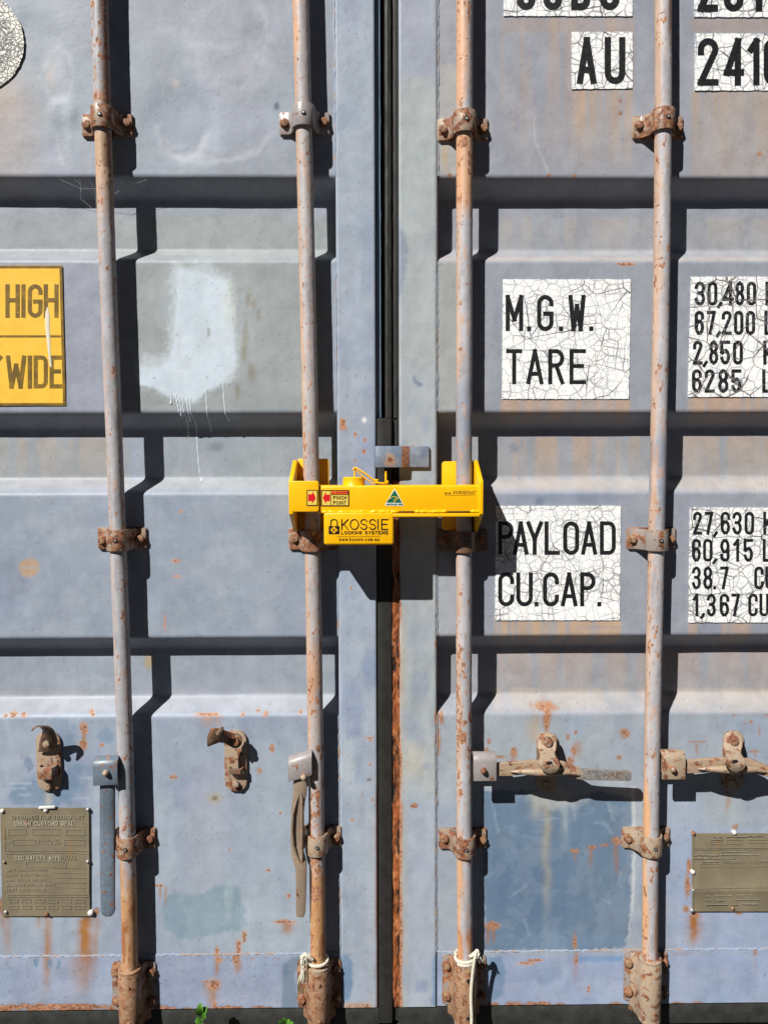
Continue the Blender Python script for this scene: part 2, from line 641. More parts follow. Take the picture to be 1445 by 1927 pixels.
def letter_mat(name, col, big=None, small=None, wbig=0, wsmall=0, seed=0.0, chip=0.72, face=(205, 208, 212)):
    n = NT(name)
    c = n.mix(n.step(n.noise(120, 4), 0.35, 0.7), a4(*col), a4(*[min(255, int(v * 1.5 + 8)) for v in col]))
    ch = n.step(n.noise(230, 3, 0.6), chip, chip + 0.03)
    c = n.mix(ch, c, a4(*face))
    if big:
        d1, d2 = crack_mask(n, big, small, wbig, wsmall, 0.016, seed)
        c = n.mix(n.step(d1, 0.5, 0.9, 0.8, 0), c, a4(110, 108, 110))
        k = n.math('MULTIPLY', n.step(d2, 0.3, 0.9, 0.55, 0), n.step(n.noise(30, 2), 0.45, 0.6))
        c = n.mix(k, c, a4(170, 172, 176))
    return n.out(c, 0.45, None, 0.0, 0.4)


DOOR = worn_paint_mat('weathered_door_paint')
ROD = worn_paint_mat('weathered_bar_paint', streak=0.05, speck=False, rough=0.48)
RUSTY = hardware_mat('rusty_steel', (166, 156, 150), 0.52)
MIXED = hardware_mat('half_rusted_steel', (164, 160, 160), 0.36, tan=(172, 158, 146))
PAINTED = hardware_mat('painted_steel', (160, 160, 168), 0.10, tan=(176, 168, 164))
TAN = hardware_mat('tan_worn_steel', (186, 176, 162), 0.30, tan=(196, 166, 134))
BROWN = hardware_mat('brown_worn_steel', (128, 112, 96), 0.35, tan=(112, 88, 66))
BLUESTEEL = hardware_mat('blue_painted_steel', (116, 140, 160), 0.16, tan=(96, 118, 136))
LEVER = hardware_mat('worn_lever_steel', (176, 164, 148), 0.28, tan=(196, 164, 130), grip=.222)
GREYLEVER = hardware_mat('worn_grey_lever', (156, 146, 134), 0.10, tan=(160, 138, 114), edge=(176, 146, 116))
RUSTTAN = hardware_mat('tan_rusted_steel', (190, 160, 132), 0.34, tan=(168, 120, 86))
BOLT = hardware_mat('bolt_steel', (170, 140, 112), 0.55, grain=1.6)
BLACKR = plain_mat('black_rubber', a4(40, 39, 36), 0.6, 0.25, 40, 0.0006)
DARKSILL = plain_mat('dark_sill_paint', a4(54, 55, 53), 0.6, 0.3, 30, 0.0008)
SCREW = plain_mat('rivet_metal', a4(196, 196, 198), 0.35, 0.2, 200, 0.0002, 0.5)
HOLE = plain_mat('dark_recess', a4(30, 26, 24), 0.8, 0.2)
YELLOW = plain_mat('yellow_powder_coat', (0.80, 0.415, 0.0, 1), 0.36, 0.05, 14, 0.00012, 0.0, 0.45)
BRASS = None


# ------------------------------------------------------------------ stroke lettering
def arc(cx, cy, rx, ry, a0, a1, n=10):
    return [(cx + rx * math.cos(math.radians(a0 + (a1 - a0) * i / n)), cy + ry * math.sin(math.radians(a0 + (a1 - a0) * i / n))) for i in range(n + 1)]


def glyph(ch, w, r):
    """strokes in a box of width w and height 1; r is the height of the round ends"""
    h = w / 2.0
    top = arc(h, 1 - r, h, r, 180, 0)
    bot = arc(h, r, h, r, 0, -180)
    L = lambda *p: list(p)
    G = {
        'A': [L((0, 0), (h - .001, 1), (h + .001, 1), (w, 0)), L((w * .16, .27), (w * .84, .27))],
        'B': [L((0, 0), (0, 1), (h, 1)) + arc(w - .5 * h, .77, .5 * h, .23, 90, -90) + L((0, .54)), L((h, .54)) + arc(w - .5 * h, .27, .5 * h, .27, 90, -90) + L((0, 0))],
        'C': [L((w, .74)) + arc(h, 1 - r, h, r, 0, 180) + arc(h, r, h, r, 180, 360) + L((w, .26))],
        'D': [L((0, 0), (0, 1), (w - r * .8, 1)) + arc(w - r * .8, 1 - r, r * .8, r, 90, 0) + arc(w - r * .8, r, r * .8, r, 0, -90) + L((0, 0))],
        'E': [L((w, 1), (0, 1), (0, 0), (w, 0)), L((0, .52), (w * .85, .52))],
        'F': [L((w, 1), (0, 1), (0, 0)), L((0, .52), (w * .85, .52))],
        'G': [L((w, .78), (w, 1 - r)) + arc(h, 1 - r, h, r, 0, 180)[1:] + arc(h, r, h, r, 180, 360) + L((w, .48), (h, .48))],
        'H': [L((0, 0), (0, 1)), L((w, 0), (w, 1)), L((0, .53), (w, .53))],
        'I': [L((h, 0), (h, 1))],
        'K': [L((0, 0), (0, 1)), L((w, 1), (0, .36)), L((w * .33, .57), (w, 0))],
        'L': [L((0, 1), (0, 0), (w, 0))],
        'M': [L((0, 0), (0, 1), (h, .3), (w, 1), (w, 0))],
        'N': [L((0, 0), (0, 1), (w, 0), (w, 1))],
        'O': [top + bot + [top[0]]],
        'P': [L((0, 0), (0, 1), (w * .5, 1)) + arc(w * .5, .77, w * .5, .23, 90, -90) + L((0, .54))],
        'R': [L((0, 0), (0, 1), (w * .5, 1)) + arc(w * .5, .77, w * .5, .23, 90, -90) + L((0, .54)), L((w * .5, .54), (w, 0))],
        'S': [arc(h, .75, h, .25, 10, 180) + arc(h, .75, h, .25, 180, 270)[1:] + arc(h, .25, h, .25, 90, -170)[1:]],
        'T': [L((0, 1), (w, 1)), L((h, 1), (h, 0))],
        'U': [L((0, 1)) + arc(h, r, h, r, 180, 360) + L((w, 1))],
        'V': [L((0, 1), (h - .001, 0), (h + .001, 0), (w, 1))],
        'W': [L((0, 1), (w * .22, 0), (h, .72), (w * .78, 0), (w, 1))],
        'X': [L((0, 0), (w, 1)), L((0, 1), (w, 0))],
        'Y': [L((0, 1), (h, .46), (w, 1)), L((h, .46), (h, 0))],
        '0': [top + bot + [top[0]]],
        '1': [L((w * .1, .8), (h + .08, 1), (h + .08, 0))],
        '2': [L((0, .74)) + arc(h, 1 - r, h, r, 180, -20) + L((0, 0), (w, 0))],
        '3': [arc(h, .76, h, .24, 170, -70) + L((h * .7, .53)), L((h * .7, .53)) + arc(h, .265, h, .265, 70, -170)],
        '4': [L((w * .78, 0), (w * .78, 1), (0, .24), (w, .24))],
        '5': [L((w, 1), (0, 1), (0, .52)) + arc(h, .30, h, .30, 140, -165)],
        '6': [L((w, .74)) + arc(h, 1 - r, h, r, 0, 180) + arc(h, .29, h, .29, 180, 540)],
        '7': [L((0, 1), (w, 1), (w * .3, 0))],
        '8': [arc(h, .765, h * .9, .235, -90, 270), arc(h, .265, h, .265, 90, 450)],
        '9': [L((0, .26)) + arc(h, r, h, r, 180, 360) + arc(h, .71, h, .29, 0, 360)],
        '.': [L((h, 0), (h, .012))],
        ',': [L((h + .05, .02), (h - .05, -.13))],
        '"': [L((w * .8, 1), (w * .3, .84))],
        '-': [L((0, .5), (w, .5))],
    }
    low = {
        'w': [L((0, .7), (w * .25, 0), (h, .6), (w * .75, 0), (w, .7))],
        'k': [L((0, 0), (0, 1)), L((w, .68), (0, .25)), L((w * .35, .4), (w, 0))],
        'o': [arc(h, .35, h, .35, 0, 360)],
        's': [arc(h, .52, h * .9, .18, 20, 270) + arc(h, .17, h * .9, .17, 90, -160)[1:]],
        'i': [L((h, 0), (h, .7)), L((h, .93), (h, 1))],
        'e': [L((0, .36), (w, .36)) + arc(h, .35, h, .35, 3, 320)[1:]],
        'c': [arc(h, .35, h, .35, 50, 310)],
        'm': [L((0, 0), (0, .7), (h, .66), (h, 0)), L((h, .66), (w, .7), (w, 0))],
        'a': [arc(h, .33, h, .33, 0, 360), L((w, .7), (w, 0))],
        'u': [L((0, .7), (0, .2)) + arc(h, .2, h, .2, 180, 360) + L((w, .7))],
        't': [L((h, 1), (h, 0)), L((0, .7), (w, .7))],
    }
    return G.get(ch) or low.get(ch) or []


_lift = [0]


def ribbon(bm, pts, t, y, to3, cap=True):
    """flat stroke of width t; runs are parted at sharp corners, gentle bends are mitred; points are (x, z)"""
    P = [Vector((p[0], p[1])) for p in pts]
    P = [p for i, p in enumerate(P) if i == 0 or (p - P[i - 1]).length > t * 0.02]
    if len(P) < 2:
        return
    for i in range(1, len(P) - 1):
        if (P[i] - P[i - 1]).angle(P[i + 1] - P[i]) > math.radians(48):
            ribbon(bm, [tuple(p) for p in P[:i + 1]], t, y, to3, cap)
            ribbon(bm, [tuple(p) for p in P[i:]], t, y - 0.00003, to3, cap)
            return
    closed = (P[0] - P[-1]).length < 1e-6
    if cap and not closed:
        P[0] = P[0] - (P[1] - P[0]).normalized() * (t / 2)
        P[-1] = P[-1] + (P[-1] - P[-2]).normalized() * (t / 2)
    n = len(P)
    row = []
    for i in range(n):
        a = (P[i] - P[i - 1]) if i > 0 else ((P[0] - P[-2]) if closed else (P[1] - P[0]))
        b = (P[i + 1] - P[i]) if i < n - 1 else ((P[1] - P[0]) if closed else a)
        a, b = a.normalized(), b.normalized()
        s = a + b
        if s.length < 1e-4:
            s = Vector((a.y, -a.x))
        s.normalize()
        nr = Vector((-s.y, s.x))
        k = min(1.0 / max(0.42, nr.dot(Vector((-a.y, a.x)))), 2.2)
        row.append((bm.verts.new(to3(P[i] + nr * (t / 2 * k), y)), bm.verts.new(to3(P[i] - nr * (t / 2 * k), y))))
    for i in range(n - 1):
        bm.faces.new((row[i][0], row[i][1], row[i + 1][1], row[i + 1][0]))


def text_px(bm, items, y0, y1, depth, stroke, r=None):
    """items (char, x0, x1) with cap top y0 and base y1, all read off the photograph, laid on the plane at depth"""
    for ch, x0, x1 in items:
        t = stroke
        A = U(x0 + t / 2, y1 - t / 2, depth)
        B = U(x1 - t / 2, y1 - t / 2, depth)
        D = U(x0 + t / 2, y0 + t / 2, depth)
        tw = t * (B - A).length / max(1e-6, (x1 - x0 - t))
        tw = t * (U(x0, y1, depth) - U(x1, y1, depth)).length / (x1 - x0)
        H = (D - A).length
        ex, ez = (B - A), (D - A)
        wn_ = (B - A).length / H
        rr = min(0.32, (wn_ / 2) * 1.05) if r is None else r
        for st in glyph(ch, max(wn_, 1e-4), rr):
            _lift[0] = _lift[0] % 7 + 1
            pts = [(A + ex * (p[0] / max(wn_, 1e-4)) + ez * p[1]) for p in st]
            pts = [(p.x, p.z) for p in pts]
            ribbon(bm, pts, tw, depth - 0.00006 * _lift[0], lambda q, yy: (q.x, yy, q.y))


def words_px(items, y0, y1, depth, stroke, mat, parent):
    run = []
    for i, it in enumerate(items):
        run.append(it)
        if i == len(items) - 1 or items[i + 1][1] - it[2] > 13:
            bm = bmesh.new()
            text_px(bm, run, y0, y1, depth, stroke)
            bm_obj('lettering', bm, mat, parent, 0)
            run = []


def line_px(bm, pts, depth, stroke):
    q = [U(a, b, depth) for a, b in pts]
    s = stroke * (U(0, 900, depth) - U(100, 900, depth)).length / 100
    _lift[0] = _lift[0] % 7 + 1
    ribbon(bm, [(p.x, p.z) for p in q], s, depth - 0.00006 * _lift[0], lambda v, yy: (v.x, yy, v.y))


def spaced(s, x0, x1, gap=0.22, wide={}):
    """spread a string between two x positions: (char, x0, x1) list"""
    ws = [{'I': .25, '1': .5, '.': .25, ',': .3, ' ': .6, 'i': .2, 'M': 1.2, 'W': 1.3, 'w': 1.3, 'm': 1.3}.get(c, 1.0) for c in s]
    tot = sum(ws) + gap * (len(s) - 1)
    u = (x1 - x0) / tot
    out, x = [], x0
    for c, w in zip(s, ws):
        if c != ' ':
            out.append((c, x, x + w * u))
        x += (w + gap) * u
    return out


# ------------------------------------------------------------------ levels of the doors
zc = lambda py: U(722, py, 0.0).z
xc = lambda px: U(px, 950, 0.0).x
RUN, DEP = 0.0265, 0.042
Z_A, Z_B1, Z_B0, Z_C1, Z_C0, Z_D = zc(334), zc(489), zc(777), zc(926), zc(1199), zc(1343)
Z_SEAM, Z_BOT = zc(1792), zc(1893)
Z_TOP = Z_BOT + 2.28
knots = [(Z_BOT - 1, 0), (Z_D, 0), (Z_D + RUN, DEP), (Z_C0 - RUN, DEP), (Z_C0, 0), (Z_C1, 0), (Z_C1 + RUN, DEP),
         (Z_B0 - RUN, DEP), (Z_B0, 0), (Z_B1, 0), (Z_B1 + RUN, DEP), (Z_A - RUN, DEP), (Z_A, 0), (Z_TOP + 1, 0)]
KZ = np.array([k[0] for k in knots])
KY = np.array([k[1] for k in knots])


def prof(z):
    z = np.asarray(z, float)
    return sum(np.interp(z + d, KZ, KY) for d in np.linspace(-0.0055, 0.0055, 9)) / 9.0


XL0, XL1 = xc(635.5), xc(708)          # stile of the left door
XR0, XR1 = xc(751), xc(822.5)          # stile of the right door
X_LEFT, X_RIGHT = -1.185, 1.20


def rows(z0, z1, dense0=U(0, 1960).z, dense1=U(0, -40).z, d=0.0032):
    out = [z0]
    while out[-1] < z1 - 1e-6:
        z = out[-1]
        out.append(min(z1, z + (d if dense0 < z < dense1 else 0.03)))
    return np.array(out)


def cols(x0, x1, d=0.0032):
    lo, hi = xc(-60), xc(1500)
    out = [x0]
    while out[-1] < x1 - 1e-6:
        x = out[-1]
        if lo - 1e-6 <= x <= hi:
            s = d
        elif x < lo:
            s = min(0.03, max(d, lo - x))
        else:
            s = 0.03
        out.append(min(x1, x + s))
    return np.array(out)


def dents(px, py, seed, amp=0.0009):
    return (fbm(px, py, 150, 130, seed, 3) - 0.5) * 2 * amp + (fbm(px, py, 45, 45, seed + 9, 2) - 0.5) * amp * 0.5


# ------------------------------------------------------------------ the ground and the container
def ground():
    bm = bmesh.new()
    s = 400
    v = [bm.verts.new(p) for p in ((-s, -s, 0), (s, -s, 0), (s, s, 0), (-s, s, 0))]
    bm.faces.new(v)
    n = NT('dry_dirt_ground')
    c = n.mix(n.step(n.noise(3, 6), 0.35, 0.65), (0.024, 0.022, 0.019, 1), (0.040, 0.037, 0.031, 1))
    c = n.mix(n.step(n.noise(60, 4), 0.5, 0.7), c, (0.075, 0.07, 0.06, 1))
    m = n.out(c, 0.9, n.bump(n.noise(40, 6), 0.02, 0.8))
    o = bm_obj('ground', bm, m, None, 0)
    o['kind'] = 'structure'


ground()

box_root = thing('shipping_container', 'grey-blue steel shipping container body standing behind its two closed doors', 'container', (0, 1.5, 0))
bm = bmesh.new()
box(bm, X_LEFT - 0.03, X_RIGHT + 0.03, 0.014, 0.12, 0.02, Z_BOT - 0.052, 0.004)
bm_obj('bottom_sill', bm, DARKSILL, box_root)
CBODY = plain_mat('container_side_paint', a4(140, 152, 175), 0.55, 0.12, 12, 0.0008)
for sx in (-1, 1):
    xw = X_LEFT - 0.04 if sx < 0 else X_RIGHT + 0.04
    bm = bmesh.new()
    path = [(xw, 0.12)]
    for k in range(40):
        y = 0.15 + k * 0.14
        path += [(xw - sx * 0.0, y), (xw, y + 0.07), (xw - sx * 0.036, y + 0.09), (xw - sx * 0.036, y + 0.12)]
    P0 = [bm.verts.new((p[0], p[1], 0.05)) for p in path]
    P1 = [bm.verts.new((p[0], p[1], 2.55)) for p in path]
    for i in range(len(path) - 1):
        bm.faces.new((P0[i], P0[i + 1], P1[i + 1], P1[i]))
    bm_obj('side_wall', bm, CBODY, box_root, 20)
    bm = bmesh.new()
    xa = xw - 0.035 if sx < 0 else xw - 0.035
    box(bm, xw - 0.045, xw + 0.03, 0.0, 0.118, 0.02, 2.59, 0.004)
    bm_obj('corner_post', bm, CBODY, box_root)
bm = bmesh.new()
box(bm, X_LEFT, X_RIGHT, 0.0, 0.12, Z_TOP + 0.02, 2.59, 0.004)
bm_obj('header', bm, CBODY, box_root)
bm = bmesh.new()
box(bm, X_LEFT, X_RIGHT, 0.12, 6.0, 2.52, 2.56, 0.0)
bm_obj('roof', bm, CBODY, box_root)
bm = bmesh.new()
box(bm, X_LEFT, X_RIGHT, 0.12, 6.0, 0.08, 0.15, 0.0)
bm_obj('floor_deck', bm, DARKSILL, box_root)
bm = bmesh.new()
box(bm, X_LEFT, X_RIGHT, 5.95, 6.0, 0.15, 2.52, 0.0)
bm_obj('end_wall', bm, CBODY, box_root)


# ------------------------------------------------------------------ doors
left = thing('container_door', 'left grey-blue container door with white spray-painted patch and paint drips', 'door', (xc(300), 0, Z_BOT), 'pair of container doors')
right = thing('container_door', 'right grey-blue container door with cracked white decals and dark blue repaint patch', 'door', (xc(1100), 0, Z_BOT), 'pair of container doors')


def wear_left(px, py):
    w = Wear(px, py, (154, 162, 176), 100)
    w.cloud((164, 172, 190), 120, 110, 0.42, 0.66, 0.75)
    w.cloud((144, 150, 164), 160, 120, 0.5, 0.75, 0.6)
    w.cloud((150, 166, 178), 90, 200, 0.5, 0.7, 0.5)
    # upper panel
    w.blob(10, 240, 60, 110, (176, 164, 158), 0.6, 0.7)
    w.blob(5, 190, 26, 40, (186, 168, 156), 0.5, 0.7)
    w.blob(420, 120, 70, 50, (176, 180, 192), 0.7, 0.35, 0.5)
    w.blob(345, 230, 75, 75, (160, 170, 188), 0.6, 0.2, 0.5)
    w.blob(350, 285, 62, 14, (176, 182, 196), 0.6, 0.5)
    w.blob(330, 155, 8, 8, (190, 182, 182), 0.8, 0.6)
    w.blob(125, 225, 9, 70, (176, 188, 198), 0.7, 0.5, 0.5)
    w.blob(105, 130, 14, 45, (172, 178, 190), 0.7, 0.6, 0.5)
    w.blob(95, 150, 7, 30, (190, 172, 162), 0.5, 0.7)
    for (cx, cy, rx, ry, wd, a0, a1, a) in ((345, 220, 50, 72, 7, 10, 180, .8), (395, 230, 110, 70, 6, 0, 120, .6), (420, 40, 105, 42, 9, 20, 180, .6), (130, 250, 20, 60, 4, 60, 300, .7),
                                            (430, 130, 70, 34, 8, -60, 100, .6), (110, 140, 26, 46, 6, -180, 180, .5), (470, 60, 30, 60, 7, -90, 60, .5)):
        w.ring(cx, cy, rx, ry, wd, (188, 194, 206), a, a0, a1)  # ring marks round the dents: contour highlights put into the colour, darker ring inside
        w.ring(cx, cy, rx * .86, ry * .86, wd * .8, (140, 148, 164), a * .7, a0, a1)
    w.blob(521, 200, 5, 7, (92, 100, 118), 0.9, 0.3)
    # first recess, greenish grey
    w.rect(-900, 392, 640, 486, (156, 162, 166), 0.75, 10, 6)
    w.rect(215, 400, 640, 480, (158, 166, 166), 0.6, 8, 6)
    # second panel
    w.rect(-900, 492, 228, 790, (152, 158, 174), 0.6, 14, 8)
    w.poly([(232, 488), (612, 488), (610, 772), (420, 772), (300, 774), (232, 774)], (156, 163, 165), 0.92, 8, 8, 20)
    w.blob(480, 600, 60, 110, (160, 166, 166), 0.5, 0.7)
    spray = [(325, 492), (350, 500), (385, 496), (412, 510), (432, 520), (436, 552), (441, 600), (445, 650), (448, 690), (440, 706),
             (417, 718), (388, 732), (368, 750), (357, 752), (340, 748), (312, 738), (290, 724), (262, 718), (256, 690), (268, 668),
             (300, 672), (317, 660), (318, 610), (324, 560), (322, 520)]
    w.poly([(x, y + (7 if y > 700 else 0)) for x, y in spray], (212, 222, 232), 0.6, 9, 12, 5)
    w.blob(392, 612, 88, 118, (188, 200, 208), .38, .45, .4)
    inner = [(336, 505), (380, 512), (428, 530), (438, 600), (445, 690), (416, 714), (387, 729), (366, 747), (356, 748), (312, 734),
             (290, 720), (262, 714), (262, 690), (300, 688), (322, 672), (328, 640), (330, 600)]
    w.poly([(x, y + (9 if y > 700 else 0)) for x, y in inner], (208, 222, 235), 0.92, 3.5, 4, 7)
    w.blob(372, 580, 20, 60, (190, 204, 216), 0.4, 0.7)
    w.blob(432, 575, 12, 45, (204, 212, 206), 0.6, 0.5)
    w.blob(393, 625, 3, 9, (160, 168, 166), 0.8, 0.3, 0.4)
    for (x, y, rx, ry) in ((468, 560, 6, 14), (478, 572, 5, 10), (487, 592, 4, 10), (462, 640, 6, 30), (474, 700, 7, 16), (458, 664, 4, 18), (448, 738, 5, 12)):
        w.blob(x, y, rx, ry, (136, 132, 112), 0.6, 0.5, 0.6)
    w.rect(-900, 826, 232, 905, (160, 164, 166), 0.7, 8, 5)
    w.streaks(-60, 200, 820, 910, (184, 168, 150), 0.5, 12)
    w.rect(300, 826, 640, 905, (156, 165, 170), 0.6, 8, 5)
    w.blob(400, 840, 14, 10, (126, 136, 150), 0.6, 0.5)
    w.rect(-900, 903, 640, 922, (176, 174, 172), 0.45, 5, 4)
    # third panel
    w.rect(-900, 930, 640, 1200, (150, 164, 182), 0.7, 12, 10)
    w.cloud((166, 176, 190), 70, 60, 0.52, 0.72, 0.5, 930, 1200)
    w.blob(20, 1110, 36, 50, (140, 150, 172), 0.7, 0.4)
    w.blob(55, 1068, 19, 17, (196, 160, 122), 0.85, 0.25, 0.15)
    w.rect(40, 1066, 74, 1070, (172, 176, 184), 0.8, 2, 1)
    for (x, y, rx, ry) in ((332, 1056, 9, 4), (334, 1085, 8, 3), (311, 1172, 2.5, 16), (341, 963, 4, 3)):
        w.blob(x, y, rx, ry, (206, 150, 124), 0.8, 0.5, 0.4, 0.45)
    w.rect(-900, 1238, 640, 1312, (158, 168, 180), 0.6, 8, 5)
    w.streaks(-60, 640, 1230, 1330, (150, 160, 172), 0.5, 9)
    w.blob(270, 1255, 9, 13, (190, 165, 120), 0.7, 0.5)
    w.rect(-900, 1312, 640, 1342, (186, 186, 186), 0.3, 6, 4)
    # bottom panel
    w.rect(-900, 1345, 640, 1800, (160, 174, 194), 0.75, 8, 5)
    w.cloud((170, 184, 198), 110, 160, 0.5, 0.7, 0.7, 1345)
    w.cloud((146, 156, 182), 120, 150, 0.55, 0.75, 0.6, 1345)
    w.blob(520, 1500, 70, 120, (164, 178, 190), 0.6, 0.6)
    w.blob(390, 1560, 40, 130, (178, 182, 194), 0.45, 0.6)
    w.blob(480, 1720, 90, 90, (172, 186, 198), 0.55, 0.6)
    w.blob(35, 1440, 26, 70, (166, 176, 196), 0.6, 0.6)
    # blue scuffs round the open keeper
    for (x, y, rx, ry, a) in ((92, 1490, 62, 34, .85), (130, 1425, 20, 40, .6), (112, 1372, 26, 20, .5), (160, 1450, 30, 12, .5), (200, 1385, 16, 12, .6), (55, 1440, 8, 14, .7)):
        w.blob(x, y, rx, ry, (116, 142, 170), a, 0.25, 0.7)
    for (x0, x1, y) in ((15, 60, 1473), (20, 50, 1482), (140, 168, 1500), (35, 58, 1494), (150, 185, 1462)):
        w.rect(x0, y, x1, y + 3, (190, 202, 216), 0.5, 2, 1)
    w.run(92, 1492, 1530, 14, (190, 186, 170), 0.8)
    w.blob(405, 1502, 14, 10, (176, 168, 140), 0.7, 0.6)
    w.blob(405, 1502, 5, 4, (116, 108, 92), 0.8, 0.5)
    # brushed blue-green patch
    w.poly([(308, 1690), (330, 1680), (380, 1684), (430, 1660), (452, 1672), (466, 1720), (455, 1750), (400, 1760), (350, 1770), (318, 1755), (306, 1725)], (134, 160, 176), 0.75, 5, 9, 14)
    w.blob(430, 1690, 8, 40, (172, 190, 200), 0.6, 0.5, 0.6)
    w.rect(-900, 1796, 640, 1900, (150, 166, 202), 0.5, 3, 1)
    w.cloud((172, 182, 206), 90, 60, 0.5, 0.7, 0.5, 1797)
    # paint chips and bare spots
    chips = [(10, 1347, 5, 3), (24, 1345, 8, 5), (44, 1347, 7, 4), (170, 1342, 5, 5), (175, 1346, 4, 3), (392, 1345, 27, 3), (457, 1345, 4, 4), (485, 1340, 4, 3),
             (500, 1345, 5, 5), (565, 1341, 5, 4), (158, 1370, 8, 12), (157, 1402, 8, 10), (512, 1409, 6, 9), (326, 1462, 9, 4), (489, 1450, 4, 7), (192, 1402, 5, 4),
             (505, 1638, 7, 3), (300, 1666, 10, 3), (537, 1735, 20, 5), (543, 1686, 4, 5), (528, 1530, 3, 4), (432, 1600, 2, 4),
             (409, 1790, 4, 12), (449, 1782, 6, 16), (460, 1762, 5, 12), (445, 1802, 7, 12), (412, 1806, 7, 7), (401, 1852, 13, 14), (404, 1890, 5, 10),
             (385, 1846, 8, 2), (476, 1804, 3, 3), (523, 1804, 3, 2), (431, 1895, 4, 8)]
    for (x, y, rx, ry) in chips:
        w.blob(x, y, rx, ry, (200, 154, 128), 0.7, 0.35, 0.5, 0.57)
    w.streaks(366, 420, 1346, 1372, (206, 160, 134), 0.8, 4)
    for (x, y0, y1, ww, a) in ((157, 1378, 1425, 8, .8), (302, 1668, 1700, 5, .8), (312, 1668, 1720, 5, .6), (540, 1738, 1765, 22, .7), (409, 1800, 1850, 9, .7),
                               (445, 1805, 1840, 14, .7), (386, 1848, 1880, 5, .6), (400, 1855, 1905, 16, .8), (14, 1722, 1830, 16, .45), (88, 1722, 1910, 15, .75),
                               (72, 1722, 1760, 8, .55), (163, 1725, 1880, 26, .95), (182, 1725, 1850, 10, .5), (150, 1790, 1900, 36, .35), (5, 1690, 1760, 8, .7)):
        w.run(x, y0, y1, ww, (170, 118, 66), a)
    for (x, y, rx, ry) in ((14, 1722, 6, 6), (72, 1722, 5, 6), (165, 1724, 9, 7), (182, 1716, 6, 8), (3, 1705, 8, 14), (88, 1722, 6, 6)):
        w.blob(x, y, rx, ry, (122, 74, 46), 0.8, 0.5, 0.4, 0.5)
    # dark repaint beside the lower bearing
    w.poly([(533, 1812), (555, 1800), (566, 1800), (556, 1830), (560, 1900), (530, 1902)], (112, 134, 158), 0.9, 3, 3)
    w.poly([(560, 1802), (640, 1802), (640, 1900), (560, 1900)], (122, 140, 164), 0.7, 4, 4)
    for (x, y, s_) in ((95, 1812, 5), (112, 1812, 3), (70, 1810, 5)):
        w.blob(x, y, s_, 9, (112, 142, 172), 0.8, 0.3, 0.4)
    # rusty bottom edge
    for k in range(26):
        rx = random.uniform(8, 24)
        w.blob(random.uniform(-10, 630), 1897 + random.uniform(-2, 3), rx, random.uniform(3, 7), (120, 72, 48), 0.8, 0.4, 0.5, 0.75)
    w.blob(110, 1893, 120, 6, (130, 84, 56), 0.6, 0.5, 0.5, 0.7)
    sp = fbm(px, py, 3.2, 3.2, 77, 2)
    w.mix((sp > 0.80) * (py > 1800) * 0.55, (120, 110, 104))
    w.mix((fbm(px, py, 3.0, 4.0, 83, 2) > 0.845) * 0.4, (112, 112, 122))
    return w


